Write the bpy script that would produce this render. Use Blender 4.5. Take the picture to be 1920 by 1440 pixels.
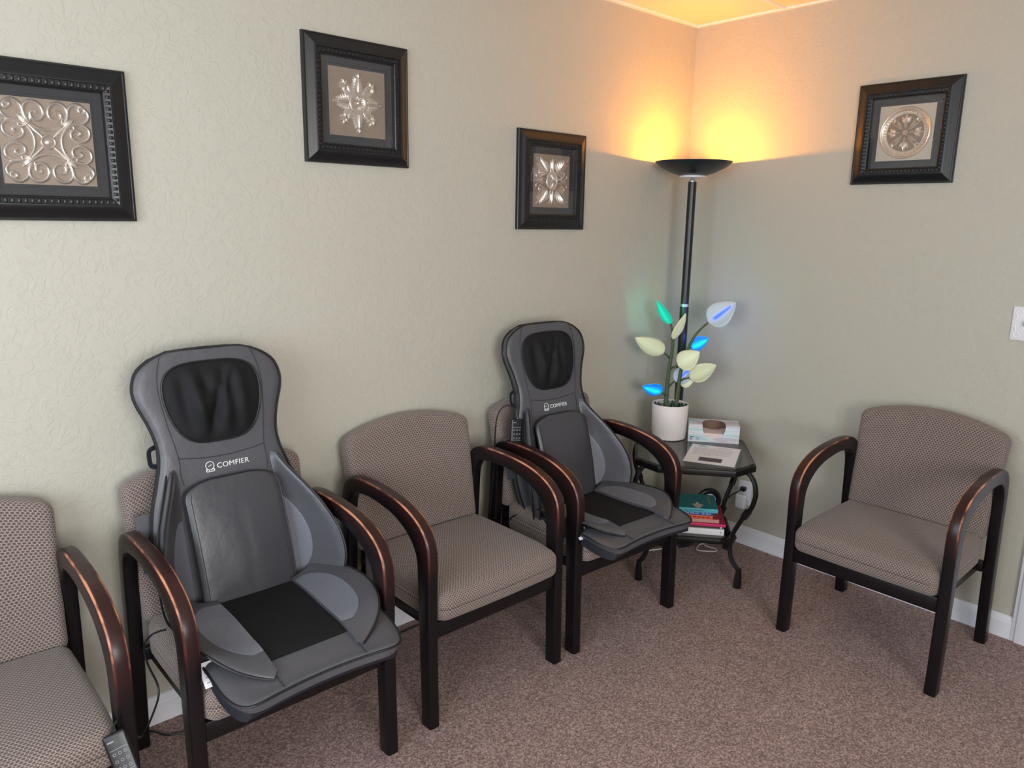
import bpy, bmesh, math, random
from mathutils import Vector, Matrix
random.seed(7)
PI = math.pi
sin, cos = math.sin, math.cos
for o in list(bpy.data.objects):
    bpy.data.objects.remove(o)
SC = bpy.context.scene
COL = SC.collection

# ------------------------------------------------------------------ camera
def cam_axes(yaw, pitch, roll):
    fw = Vector((cos(pitch) * sin(yaw), cos(pitch) * cos(yaw), sin(pitch)))
    rt = Vector((cos(yaw), -sin(yaw), 0)); up = rt.cross(fw)
    c, s = cos(roll), sin(roll)
    return c * rt + s * up, -s * rt + c * up, fw
CAM = Vector((-3.213, -2.271, 1.545))
RT, UP, FW = cam_axes(math.radians(42.352), math.radians(-12.23), math.radians(0.935))
cd = bpy.data.cameras.new('camera'); cam = bpy.data.objects.new('camera', cd); COL.objects.link(cam)
cam.matrix_world = Matrix(((RT.x, UP.x, -FW.x, CAM.x), (RT.y, UP.y, -FW.y, CAM.y), (RT.z, UP.z, -FW.z, CAM.z), (0, 0, 0, 1)))
cd.sensor_fit = 'HORIZONTAL'; cd.sensor_width = 36; cd.lens = 36 * 1421.163 / 1920; cd.clip_start = .05
SC.camera = cam
# ------------------------------------------------------------------ world, daylight, exposure
w = bpy.data.worlds.new('sky'); SC.world = w; w.use_nodes = True
bg = w.node_tree.nodes['Background']; bg.inputs[0].default_value = (.62, .78, 1, 1); bg.inputs[1].default_value = 1.0
def area(name, loc, rot, sx, sy, e, col):
    l = bpy.data.lights.new(name, 'AREA'); l.shape = 'RECTANGLE'; l.size = sx; l.size_y = sy; l.energy = e; l.color = col
    o = bpy.data.objects.new(name, l); COL.objects.link(o); o.location = loc; o.rotation_euler = rot
    return o
# daylight entering through the window in the left wall and the one behind the camera
area('window_daylight_left', (-4.58, -1.6, 1.5), (0, math.radians(-90), 0), 1.4, 2.2, 70, (.78, .89, 1))
area('window_daylight_front', (-3.4, -4.48, 1.5), (math.radians(90), 0, 0), 1.8, 1.4, 118, (.98, .97, .96))
vs = SC.view_settings
vs.view_transform = 'Standard'; vs.look = 'None'; vs.gamma = 1; vs.use_curve_mapping = False; vs.exposure = 0.12

# ------------------------------------------------------------------ helpers
def lin(r, g, b):
    f = lambda c: (c / 255 / 12.92) if c / 255 <= .04045 else ((c / 255 + .055) / 1.055) ** 2.4
    return (f(r), f(g), f(b), 1)
class NT:
    def __init__(s, m): s.t = m.node_tree; s.n = s.t.nodes; s.l = s.t.links
    def add(s, typ, **kw):
        n = s.n.new(typ)
        for k, v in kw.items():
            if k.startswith('i_'): n.inputs[k[2:].replace('_', ' ')].default_value = v
            else: setattr(n, k, v)
        return n
    def link(s, a, b): s.l.new(a, b)
def new_mat(name):
    m = bpy.data.materials.new(name); m.use_nodes = True
    t = NT(m); return m, t, t.n['Principled BSDF']
def mat(name, col, rough=.5, metal=0, spec=.5, coat=0, noise=None, bump=None, emit=None, es=0, sheen=0):
    """noise=(scale,amount): brightness mottling; bump=(scale,strength,distance)"""
    m, t, b = new_mat(name)
    b.inputs['Base Color'].default_value = col; b.inputs['Roughness'].default_value = rough
    b.inputs['Metallic'].default_value = metal; b.inputs['Specular IOR Level'].default_value = spec
    b.inputs['Coat Weight'].default_value = coat; b.inputs['Sheen Weight'].default_value = sheen
    if emit: b.inputs['Emission Color'].default_value = emit; b.inputs['Emission Strength'].default_value = es
    if noise or bump: tc = t.add('ShaderNodeTexCoord')
    if noise:
        n = t.add('ShaderNodeTexNoise'); n.inputs['Scale'].default_value = noise[0]; n.inputs['Detail'].default_value = 4
        t.link(tc.outputs['Object'], n.inputs['Vector'])
        mx = t.add('ShaderNodeMix', data_type='RGBA')
        a = noise[1]
        mx.inputs[6].default_value = (col[0] * (1 - a), col[1] * (1 - a), col[2] * (1 - a), 1)
        mx.inputs[7].default_value = (min(1, col[0] * (1 + a)), min(1, col[1] * (1 + a)), min(1, col[2] * (1 + a)), 1)
        t.link(n.outputs['Fac'], mx.inputs[0]); t.link(mx.outputs[2], b.inputs['Base Color'])
    if bump:
        n = t.add('ShaderNodeTexNoise'); n.inputs['Scale'].default_value = bump[0]; n.inputs['Detail'].default_value = 3
        t.link(tc.outputs['Object'], n.inputs['Vector'])
        bp = t.add('ShaderNodeBump'); bp.inputs['Strength'].default_value = bump[1]; bp.inputs['Distance'].default_value = bump[2]
        t.link(n.outputs['Fac'], bp.inputs['Height']); t.link(bp.outputs[0], b.inputs['Normal'])
    return m

def smoothstep(a, b, x):
    t = max(0, min(1, (x - a) / (b - a))); return t * t * (3 - 2 * t)
def lerp_table(tab, x):
    if x <= tab[0][0]: return tab[0][1]
    for (a, va), (b, vb) in zip(tab, tab[1:]):
        if x <= b:
            t = (x - a) / (b - a); return va + (vb - va) * t
    return tab[-1][1]
def smooth_table(tab, n=8):
    """catmull-rom densified table"""
    P = [Vector((a, b)) for a, b in tab]; out = cr(P, n)
    return [(p.x, p.y) for p in out]
def cr(P, n=6, closed=False):
    P = [Vector(p) for p in P]; out = []; N = len(P)
    rng = range(N) if closed else range(N - 1)
    for i in rng:
        if closed: a, b, c, d = P[(i - 1) % N], P[i], P[(i + 1) % N], P[(i + 2) % N]
        else: a, b, c, d = P[max(i - 1, 0)], P[i], P[i + 1], P[min(i + 2, N - 1)]
        for k in range(n):
            t = k / n
            out.append(.5 * ((2 * b) + (c - a) * t + (2 * a - 5 * b + 4 * c - d) * t * t + (3 * b - a - 3 * c + d) * t ** 3))
    if not closed: out.append(P[-1].copy())
    return out

class MB:
    def __init__(s): s.v = []; s.f = []; s.uv = None; s.w = None
    def addv(s, p): s.v.append(tuple(p)); return len(s.v) - 1
    def box(s, c, size, M=None):
        i0 = len(s.v)
        for sx in (-1, 1):
            for sy in (-1, 1):
                for sz in (-1, 1):
                    p = Vector((c[0] + sx * size[0] / 2, c[1] + sy * size[1] / 2, c[2] + sz * size[2] / 2))
                    s.v.append(tuple(M @ p if M else p))
        for q in ((0, 1, 3, 2), (4, 6, 7, 5), (0, 4, 5, 1), (2, 3, 7, 6), (0, 2, 6, 4), (1, 5, 7, 3)):
            s.f.append(tuple(i0 + k for k in q))
        return s
    def loft(s, rings, closed_ring=True, cap=True, close=False):
        i0 = len(s.v); n = len(rings[0]); m = len(rings)
        for r in rings:
            for p in r: s.v.append(tuple(p))
        for a in range(m if close else m - 1):
            b = (a + 1) % m
            for k in range(n if closed_ring else n - 1):
                k2 = (k + 1) % n
                s.f.append((i0 + a * n + k, i0 + a * n + k2, i0 + b * n + k2, i0 + b * n + k))
        if cap and not close and closed_ring:
            s.f.append(tuple(i0 + k for k in range(n))[::-1]); s.f.append(tuple(i0 + (m - 1) * n + k for k in range(n)))
        return s
    def tube(s, pts, r, seg=8, closed=False, sx=1, sy=1):
        """r: number or function of 0..1"""
        pts = [Vector(p) for p in pts]; n = len(pts); rings = []
        nrm = None
        for i, p in enumerate(pts):
            if closed: t = pts[(i + 1) % n] - pts[i - 1]
            else: t = pts[min(i + 1, n - 1)] - pts[max(i - 1, 0)]
            if t.length < 1e-9: t = Vector((0, 0, 1))
            t.normalize()
            if nrm is None:
                nrm = t.cross(Vector((0, 0, 1)))
                if nrm.length < .1: nrm = t.cross(Vector((1, 0, 0)))
            nrm = nrm - t * nrm.dot(t)
            if nrm.length < 1e-6: nrm = t.orthogonal()
            nrm.normalize(); bn = t.cross(nrm)
            rr = r(i / max(1, n - 1)) if callable(r) else r
            rings.append([p + nrm * (cos(2 * PI * k / seg) * rr * sx) + bn * (sin(2 * PI * k / seg) * rr * sy) for k in range(seg)])
        return s.loft(rings, close=closed)
    def lathe(s, prof, seg=32, c=(0, 0, 0), cap=True):
        rings = [[Vector((c[0] + r * cos(2 * PI * k / seg), c[1] + r * sin(2 * PI * k / seg), c[2] + z)) for k in range(seg)] for r, z in prof]
        return s.loft(rings, cap=cap)
    def prism(s, poly, z0, z1, bev=0):
        """extrude an xy polygon from z0 to z1"""
        n = len(poly); i0 = len(s.v)
        for z in (z0, z1):
            for x, y in poly: s.v.append((x, y, z))
        s.f.append(tuple(range(i0, i0 + n))[::-1]); s.f.append(tuple(range(i0 + n, i0 + 2 * n)))
        for k in range(n):
            k2 = (k + 1) % n; s.f.append((i0 + k, i0 + k2, i0 + n + k2, i0 + n + k))
        return s
    def shell(s, fn, nu, nv, hf, hb):
        """closed pillow shell: fn(a,b)->point, hf/hb(a,b)-> front/back offset along the normal"""
        P = [[Vector(fn(i / nu, j / nv)) for j in range(nv + 1)] for i in range(nu + 1)]
        i0 = len(s.v)
        N = []
        for i in range(nu + 1):
            row = []
            for j in range(nv + 1):
                du = P[min(i + 1, nu)][j] - P[max(i - 1, 0)][j]; dv = P[i][min(j + 1, nv)] - P[i][max(j - 1, 0)]
                n = du.cross(dv)
                if n.length < 1e-12: n = Vector((0, -1, 0))
                row.append(n.normalized())
            N.append(row)
        for side, h in ((1, hf), (-1, hb)):
            for i in range(nu + 1):
                for j in range(nv + 1):
                    s.v.append(tuple(P[i][j] + N[i][j] * side * h(i / nu, j / nv)))
        W = nv + 1; K = (nu + 1) * W
        for i in range(nu):
            for j in range(nv):
                a, b, c, d = i * W + j, (i + 1) * W + j, (i + 1) * W + j + 1, i * W + j + 1
                s.f.append((i0 + a, i0 + b, i0 + c, i0 + d)); s.f.append((i0 + K + d, i0 + K + c, i0 + K + b, i0 + K + a))
        rim = [i * W for i in range(nu + 1)] + [nu * W + j for j in range(1, nv + 1)] + [i * W + nv for i in range(nu - 1, -1, -1)] + [j for j in range(nv - 1, 0, -1)]
        for k in range(len(rim)):
            a, b = rim[k], rim[(k + 1) % len(rim)]
            s.f.append((i0 + b, i0 + a, i0 + K + a, i0 + K + b))
        return s
    def rbox(s, h, r, n=(8, 8, 6), deform=None):
        """rounded box with half sizes h, uv from the face axis"""
        if s.uv is None: s.uv = {}
        key = {}
        def lines(hh, rr, k):
            e = [-hh, -hh + rr * .3, -hh + rr * .65, -hh + rr]
            mid = [-hh + rr + (2 * hh - 2 * rr) * i / k for i in range(1, k)]
            return e + mid + [-x for x in e[::-1]]
        L = [lines(h[a], r, n[a]) for a in range(3)]
        def vert(p):
            k = tuple(round(x, 6) for x in p)
            if k in key: return key[k]
            q = Vector([max(-(h[a] - r), min(h[a] - r, p[a])) for a in range(3)]); d = Vector(p) - q
            P = q + d.normalized() * r if d.length > 1e-9 else Vector(p)
            if deform: P = deform(P)
            key[k] = s.addv(P); return key[k]
        for ax in range(3):
            b, c = [(1, 2), (0, 2), (0, 1)][ax]
            for sg in (-1, 1):
                for i in range(len(L[b]) - 1):
                    for j in range(len(L[c]) - 1):
                        q = []
                        for (ii, jj) in ((i, j), (i + 1, j), (i + 1, j + 1), (i, j + 1)):
                            p = [0, 0, 0]; p[ax] = sg * h[ax]; p[b] = L[b][ii]; p[c] = L[c][jj]
                            q.append((vert(p), (p[b], p[c])))
                        flip = (sg > 0) != (ax != 1)
                        if flip: q = q[::-1]
                        s.uv[len(s.f)] = [x[1] for x in q]
                        s.f.append(tuple(x[0] for x in q))
        return s
    def build(s, name, m, parent=None, smooth=True, bevel=0, M=None, ang=40, recalc=True):
        me = bpy.data.meshes.new(name)
        me.from_pydata([tuple(M @ Vector(p)) for p in s.v] if M else s.v, [], s.f)
        if s.uv:
            ul = me.uv_layers.new(name='UVMap')
            for pi, poly in enumerate(me.polygons):
                if pi in s.uv:
                    for k, li in enumerate(poly.loop_indices): ul.data[li].uv = s.uv[pi][k]
        if s.w:
            at = me.attributes.new('wear', 'FLOAT', 'POINT')
            for i, x in enumerate(s.w): at.data[i].value = x
        if recalc:
            b = bmesh.new(); b.from_mesh(me); bmesh.ops.recalc_face_normals(b, faces=b.faces)
            if bevel:
                es = [e for e in b.edges if len(e.link_faces) == 2 and e.calc_face_angle(0) > math.radians(30)]
                bmesh.ops.bevel(b, geom=es, offset=bevel, segments=2, affect='EDGES', profile=.5, clamp_overlap=True)
            b.to_mesh(me); b.free()
        me.materials.append(m)
        if smooth:
            me.polygons.foreach_set('use_smooth', [True] * len(me.polygons))
            try: me.set_sharp_from_angle(angle=math.radians(ang))
            except Exception: pass
        o = bpy.data.objects.new(name, me); COL.objects.link(o)
        if parent: o.parent = parent
        return o
def tag(o, label, cat, group=None, kind=None):
    if label: o['label'] = label
    if cat: o['category'] = cat
    if group: o['group'] = group
    if kind: o['kind'] = kind
    return o
def thing(name, label, cat, loc=(0, 0, 0), rz=0, group=None):
    o = bpy.data.objects.new(name, None); COL.objects.link(o); o.empty_display_size = .05
    o.location = loc; o.rotation_euler = (0, 0, rz)
    return tag(o, label, cat, group)
def struct(o): o['kind'] = 'structure'; return o
def boxobj(name, lo, hi, m, parent=None, bevel=0):
    b = MB(); b.box([(a + c) / 2 for a, c in zip(lo, hi)], [c - a for a, c in zip(lo, hi)])
    return b.build(name, m, parent, smooth=bevel > 0, bevel=bevel)
def copy_tree(o, parent=None):
    c = o.copy(); COL.objects.link(c); c.parent = parent
    for ch in list(o.children): copy_tree(ch, c)
    return c
def text_mesh(txt, size, name, m, parent, M, depth=.0004, space=1.0, align='LEFT', xscale=1):
    cu = bpy.data.curves.new('txt', 'FONT'); cu.body = txt; cu.size = size; cu.extrude = depth; cu.space_character = space; cu.align_x = align
    to = bpy.data.objects.new('txt', cu); COL.objects.link(to)
    bpy.context.view_layer.update()
    dg = bpy.context.evaluated_depsgraph_get()
    me = bpy.data.meshes.new_from_object(to.evaluated_get(dg)); me.name = name
    bpy.data.objects.remove(to)
    me.transform(M @ Matrix.Diagonal((xscale, 1, 1, 1))); me.materials.clear(); me.materials.append(m)
    o = bpy.data.objects.new(name, me); COL.objects.link(o); o.parent = parent
    return o

# ------------------------------------------------------------------ materials
def wall_material():
    m, t, b = new_mat('trowelled_wall_paint')
    b.inputs['Base Color'].default_value = lin(184, 179, 166); b.inputs['Roughness'].default_value = .55; b.inputs['Specular IOR Level'].default_value = .35
    tc = t.add('ShaderNodeTexCoord')
    n1 = t.add('ShaderNodeTexNoise'); n1.inputs['Scale'].default_value = 22; n1.inputs['Detail'].default_value = 5; n1.inputs['Roughness'].default_value = .6; n1.inputs['Distortion'].default_value = 1.6
    t.link(tc.outputs['Object'], n1.inputs['Vector'])
    r1 = t.add('ShaderNodeValToRGB'); e = r1.color_ramp.elements
    e[0].position = .46; e[0].color = (0, 0, 0, 1); e[1].position = .56; e[1].color = (1, 1, 1, 1)
    e2 = r1.color_ramp.elements.new(.50); e2.color = (.85, .85, .85, 1)
    t.link(n1.outputs['Fac'], r1.inputs['Fac'])
    n2 = t.add('ShaderNodeTexNoise'); n2.inputs['Scale'].default_value = 90; n2.inputs['Detail'].default_value = 4
    t.link(tc.outputs['Object'], n2.inputs['Vector'])
    ad = t.add('ShaderNodeMath', operation='MULTIPLY_ADD'); ad.inputs[1].default_value = .35
    t.link(n2.outputs['Fac'], ad.inputs[0]); t.link(r1.outputs['Color'], ad.inputs[2])
    bp = t.add('ShaderNodeBump'); bp.inputs['Strength'].default_value = .30; bp.inputs['Distance'].default_value = .003
    t.link(ad.outputs[0], bp.inputs['Height']); t.link(bp.outputs[0], b.inputs['Normal'])
    return m
def carpet_material():
    m, t, b = new_mat('brown_loop_carpet')
    b.inputs['Roughness'].default_value = 1; b.inputs['Specular IOR Level'].default_value = .05; b.inputs['Sheen Weight'].default_value = .15
    tc = t.add('ShaderNodeTexCoord')
    v = t.add('ShaderNodeTexVoronoi'); v.inputs['Scale'].default_value = 210; t.link(tc.outputs['Object'], v.inputs['Vector'])
    n = t.add('ShaderNodeTexNoise'); n.inputs['Scale'].default_value = 330; n.inputs['Detail'].default_value = 3; t.link(tc.outputs['Object'], n.inputs['Vector'])
    big = t.add('ShaderNodeTexNoise'); big.inputs['Scale'].default_value = 5; big.inputs['Detail'].default_value = 5; t.link(tc.outputs['Object'], big.inputs['Vector'])
    r = t.add('ShaderNodeValToRGB'); e = r.color_ramp.elements
    e[0].position = .15; e[0].color = lin(82, 64, 61); e[1].position = .9; e[1].color = lin(212, 182, 174)
    x = r.color_ramp.elements.new(.5); x.color = lin(144, 117, 111)
    sp = t.add('ShaderNodeSeparateColor'); t.link(v.outputs['Color'], sp.inputs[0])
    mx = t.add('ShaderNodeMath', operation='MULTIPLY_ADD'); mx.inputs[1].default_value = .45; t.link(sp.outputs[0], mx.inputs[0])
    m2 = t.add('ShaderNodeMath', operation='MULTIPLY'); m2.inputs[1].default_value = .55; t.link(n.outputs['Fac'], m2.inputs[0]); t.link(m2.outputs[0], mx.inputs[2])
    m3 = t.add('ShaderNodeMath', operation='MULTIPLY_ADD'); m3.inputs[1].default_value = .10; m3.inputs[2].default_value = -.05; t.link(big.outputs['Fac'], m3.inputs[0])
    m4 = t.add('ShaderNodeMath', operation='ADD'); t.link(mx.outputs[0], m4.inputs[0]); t.link(m3.outputs[0], m4.inputs[1])
    t.link(m4.outputs[0], r.inputs['Fac']); t.link(r.outputs[0], b.inputs['Base Color'])
    bp = t.add('ShaderNodeBump'); bp.inputs['Strength'].default_value = .9; bp.inputs['Distance'].default_value = .004
    t.link(mx.outputs[0], bp.inputs['Height']); t.link(bp.outputs[0], b.inputs['Normal'])
    return m
def fabric_material():
    m, t, b = new_mat('honeycomb_weave_fabric')
    b.inputs['Roughness'].default_value = .9; b.inputs['Specular IOR Level'].default_value = .15; b.inputs['Sheen Weight'].default_value = .2
    uv = t.add('ShaderNodeUVMap'); uv.uv_map = 'UVMap'
    # flattened hexagon cells: distance to the nearest of two interleaved lattices
    dn = t.add('ShaderNodeTexNoise'); dn.inputs['Scale'].default_value = 90; t.link(uv.outputs[0], dn.inputs['Vector'])
    dm = t.add('ShaderNodeVectorMath', operation='MULTIPLY_ADD'); dm.inputs[1].default_value = (.0022, .0022, 0); t.link(dn.outputs['Color'], dm.inputs[0]); t.link(uv.outputs[0], dm.inputs[2])
    sc = t.add('ShaderNodeVectorMath', operation='MULTIPLY_ADD'); sc.inputs[1].default_value = (1 / .0102, 1 / .0074, 0); sc.inputs[2].default_value = (200.25, 173.2 * 2 + .13, 0); t.link(dm.outputs[0], sc.inputs[0])
    def cell(shift):
        s0 = t.add('ShaderNodeVectorMath', operation='SUBTRACT'); s0.inputs[1].default_value = shift; t.link(sc.outputs[0], s0.inputs[0])
        m0 = t.add('ShaderNodeVectorMath', operation='MODULO'); m0.inputs[1].default_value = (1, 1.732, 1); t.link(s0.outputs[0], m0.inputs[0])
        c0 = t.add('ShaderNodeVectorMath', operation='SUBTRACT'); c0.inputs[1].default_value = (.5, .866, 0); t.link(m0.outputs[0], c0.inputs[0])
        d0 = t.add('ShaderNodeVectorMath', operation='DOT_PRODUCT'); t.link(c0.outputs[0], d0.inputs[0]); t.link(c0.outputs[0], d0.inputs[1])
        return c0, d0
    c1, d1 = cell((0, 0, 0)); c2, d2 = cell((.5, .866, 0))
    lt = t.add('ShaderNodeMath', operation='LESS_THAN'); t.link(d2.outputs['Value'], lt.inputs[0]); t.link(d1.outputs['Value'], lt.inputs[1])
    mv = t.add('ShaderNodeMix', data_type='VECTOR'); t.link(lt.outputs[0], mv.inputs[0]); t.link(c1.outputs[0], mv.inputs[4]); t.link(c2.outputs[0], mv.inputs[5])
    ab = t.add('ShaderNodeVectorMath', operation='ABSOLUTE'); t.link(mv.outputs[1], ab.inputs[0])
    dp = t.add('ShaderNodeVectorMath', operation='DOT_PRODUCT'); dp.inputs[1].default_value = (.5, .866, 0); t.link(ab.outputs[0], dp.inputs[0])
    sx = t.add('ShaderNodeSeparateXYZ'); t.link(ab.outputs[0], sx.inputs[0])
    hx = t.add('ShaderNodeMath', operation='MAXIMUM'); t.link(dp.outputs['Value'], hx.inputs[0]); t.link(sx.outputs[0], hx.inputs[1])
    r = t.add('ShaderNodeValToRGB'); e = r.color_ramp.elements
    e[0].position = .20; e[0].color = lin(88, 75, 73); e[1].position = .49; e[1].color = lin(164, 150, 140)
    x = r.color_ramp.elements.new(.36); x.color = lin(106, 91, 86)
    t.link(hx.outputs[0], r.inputs['Fac'])
    n = t.add('ShaderNodeTexNoise'); n.inputs['Scale'].default_value = 600; t.link(uv.outputs[0], n.inputs['Vector'])
    mx = t.add('ShaderNodeMix', data_type='RGBA', blend_type='OVERLAY'); mx.inputs[0].default_value = .35
    t.link(r.outputs['Color'], mx.inputs[6]); t.link(n.outputs['Color'], mx.inputs[7]); t.link(mx.outputs[2], b.inputs['Base Color'])
    bp = t.add('ShaderNodeBump'); bp.inputs['Strength'].default_value = .6; bp.inputs['Distance'].default_value = .0015
    t.link(hx.outputs[0], bp.inputs['Height']); t.link(bp.outputs[0], b.inputs['Normal'])
    return m
def wood_material():
    m, t, b = new_mat('espresso_stained_wood')
    tc = t.add('ShaderNodeTexCoord'); at = t.add('ShaderNodeAttribute'); at.attribute_name = 'wear'
    mp = t.add('ShaderNodeMapping'); mp.inputs['Scale'].default_value = (1, 1, 1); t.link(tc.outputs['Object'], mp.inputs[0])
    n = t.add('ShaderNodeTexNoise'); n.inputs['Scale'].default_value = 11; n.inputs['Detail'].default_value = 6; t.link(mp.outputs[0], n.inputs['Vector'])
    # wear: 0 dark stain, .5 reddish rubbed top face, 1 bare wood on the edges
    ed = t.add('ShaderNodeMath', operation='MULTIPLY_ADD'); ed.inputs[1].default_value = 1.3; ed.inputs[2].default_value = .32
    t.link(n.outputs['Fac'], ed.inputs[0])
    ad = t.add('ShaderNodeMath', operation='MULTIPLY'); t.link(at.outputs['Fac'], ad.inputs[0]); t.link(ed.outputs[0], ad.inputs[1])
    r = t.add('ShaderNodeValToRGB'); e = r.color_ramp.elements
    e[0].position = .12; e[0].color = lin(16, 12, 15); e[1].position = 1.0; e[1].color = lin(196, 132, 98)
    x = r.color_ramp.elements.new(.50); x.color = lin(46, 21, 21)
    x = r.color_ramp.elements.new(.80); x.color = lin(80, 42, 36)
    t.link(ad.outputs[0], r.inputs['Fac']); t.link(r.outputs[0], b.inputs['Base Color'])
    b.inputs['Roughness'].default_value = .32; b.inputs['Specular IOR Level'].default_value = .36
    return m
def leather_material(name, col, rough=.42):
    m, t, b = new_mat(name)
    b.inputs['Base Color'].default_value = col; b.inputs['Roughness'].default_value = rough; b.inputs['Specular IOR Level'].default_value = .55
    tc = t.add('ShaderNodeTexCoord')
    v = t.add('ShaderNodeTexVoronoi'); v.inputs['Scale'].default_value = 420; t.link(tc.outputs['Object'], v.inputs['Vector'])
    n = t.add('ShaderNodeTexNoise'); n.inputs['Scale'].default_value = 14; n.inputs['Detail'].default_value = 3; t.link(tc.outputs['Object'], n.inputs['Vector'])
    b1 = t.add('ShaderNodeBump'); b1.inputs['Strength'].default_value = .22; b1.inputs['Distance'].default_value = .0008
    t.link(v.outputs['Distance'], b1.inputs['Height'])
    b2 = t.add('ShaderNodeBump'); b2.inputs['Strength'].default_value = .25; b2.inputs['Distance'].default_value = .01
    t.link(n.outputs['Fac'], b2.inputs['Height']); t.link(b1.outputs[0], b2.inputs['Normal']); t.link(b2.outputs[0], b.inputs['Normal'])
    return m
def glass_material(name, tint, gloss=.12, rough=.02):
    m, t, b = new_mat(name); t.n.remove(b)
    out = t.n['Material Output']
    tr = t.add('ShaderNodeBsdfTransparent'); tr.inputs[0].default_value = tint
    gl = t.add('ShaderNodeBsdfGlossy'); gl.inputs['Roughness'].default_value = rough
    lw = t.add('ShaderNodeLayerWeight'); lw.inputs[0].default_value = .5
    pw = t.add('ShaderNodeMath', operation='POWER'); pw.inputs[1].default_value = 5; t.link(lw.outputs['Facing'], pw.inputs[0])
    ad = t.add('ShaderNodeMath', operation='MULTIPLY_ADD'); ad.inputs[1].default_value = .9; ad.inputs[2].default_value = gloss; t.link(pw.outputs[0], ad.inputs[0])
    mx = t.add('ShaderNodeMixShader'); t.link(ad.outputs[0], mx.inputs[0]); t.link(tr.outputs[0], mx.inputs[1]); t.link(gl.outputs[0], mx.inputs[2])
    t.link(mx.outputs[0], out.inputs[0])
    return m
M = {}
M['wall'] = wall_material(); M['carpet'] = carpet_material(); M['fabric'] = fabric_material(); M['wood'] = wood_material()
M['leather'] = leather_material('charcoal_leatherette', lin(76, 75, 80), .38)
M['leather_dark'] = leather_material('dark_leatherette', lin(60, 59, 64), .36)
M['leather_light'] = leather_material('light_grey_leatherette', lin(108, 109, 118), .45)
M['black_mesh'] = mat('black_mesh_cloth', lin(15, 15, 18), .7, spec=.3, bump=(900, .3, .0006))
M['navy'] = mat('navy_side_cloth', lin(26, 27, 36), .7)
M['piping'] = mat('black_piping', lin(20, 20, 24), .5)
M['seam'] = mat('seam_thread', lin(46, 44, 48), .7)
M['white_trim'] = mat('white_semigloss_trim', lin(226, 226, 232), .35, noise=(9, .03))
M['tile'] = mat('ceiling_tile_white', lin(236, 232, 222), .9, noise=(160, .10), bump=(160, .5, .002))
M['white_metal'] = mat('white_enamel', lin(236, 236, 234), .4)
M['frame'] = mat('black_lacquer_frame', lin(18, 18, 21), .34, noise=(30, .25))
M['mat_board'] = mat('charcoal_mat_board', lin(54, 54, 58), .85)
M['pewter'] = mat('antique_pewter', lin(214, 202, 192), .30, .7, noise=(40, .2))
M['plate'] = mat('brushed_plate', lin(150, 133, 119), .5, .25, noise=(25, .08))
M['cream_plate'] = mat('pale_plate', lin(190, 178, 164), .5, .2, noise=(25, .08))
M['cream_relief'] = mat('pale_pewter', lin(216, 200, 184), .32, .6, noise=(40, .15))
M['frame_glass'] = glass_material('picture_glass', (.985, .985, .985, 1), .04)
M['window_glass'] = glass_material('window_glass', (.985, .99, .99, 1), .04)
M['table_glass'] = glass_material('smoked_table_glass', (.55, .56, .56, 1), .09, .03)
M['iron'] = mat('black_wrought_iron', lin(26, 24, 25), .38, .35, noise=(60, .2))
M['lamp_black'] = mat('black_lamp_enamel', lin(22, 21, 23), .32)
M['chrome'] = mat('chrome', lin(200, 200, 200), .15, 1)
M['pot'] = mat('matte_white_ceramic', lin(222, 214, 212), .6)
M['stem'] = mat('green_stem', lin(66, 82, 52), .55)
M['moss'] = mat('dark_green_filler', lin(26, 66, 52), .5, noise=(80, .6))
M['white_plastic'] = mat('white_plastic', lin(228, 226, 230), .35)
M['black_plastic'] = mat('black_plastic', lin(17, 17, 20), .35)
M['grey_print'] = mat('grey_print', lin(150, 148, 152), .6)
M['paper'] = mat('white_paper', lin(232, 228, 232), .35)
M['dark_print'] = mat('dark_print', lin(70, 62, 66), .5, noise=(140, .7))
M['blue_print'] = mat('blue_print', lin(70, 96, 150), .6)
M['silver_thread'] = mat('silver_embroidery', lin(226, 226, 226), .45)

# ------------------------------------------------------------------ the room
H = 2.44; XL = -4.5; YF = -4.4
struct(boxobj('floor', (XL - .1, YF - .1, -.1), (.1, .1, 0), M['carpet']))
struct(boxobj('wall_back', (XL - .1, 0, 0), (.1, .1, H + .06), M['wall']))
DY0, DY1 = -1.685, -2.60     # doorway in the right wall
b = MB()
b.box((.05, (DY0) / 2, (H + .06) / 2), (.1, -DY0, H + .06))
b.box((.05, (DY1 + YF - .1) / 2, (H + .06) / 2), (.1, DY1 - YF + .1, H + .06))
b.box((.05, (DY0 + DY1) / 2, (2.05 + H + .06) / 2), (.1, DY0 - DY1, H + .06 - 2.05))
struct(b.build('wall_right', M['wall'], smooth=False))
def wall_with_window(name, axis, pos, a0, a1, w0, w1, z0, z1):
    b = MB(); t = .1
    def bx(p0, p1, q0, q1):
        if axis == 'x': b.box((pos - t / 2, (p0 + p1) / 2, (q0 + q1) / 2), (t, p1 - p0, q1 - q0))
        else: b.box(((p0 + p1) / 2, pos - t / 2, (q0 + q1) / 2), (p1 - p0, t, q1 - q0))
    HT = H + .06
    bx(a0, w0, 0, HT); bx(w1, a1, 0, HT); bx(w0, w1, 0, z0); bx(w0, w1, z1, HT)
    struct(b.build(name, M['wall'], smooth=False))
wall_with_window('wall_left', 'x', XL, YF, 0, -2.7, -.5, .8, 2.2)
wall_with_window('wall_front', 'y', YF, XL, 0, -4.3, -2.5, .8, 2.2)
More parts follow.
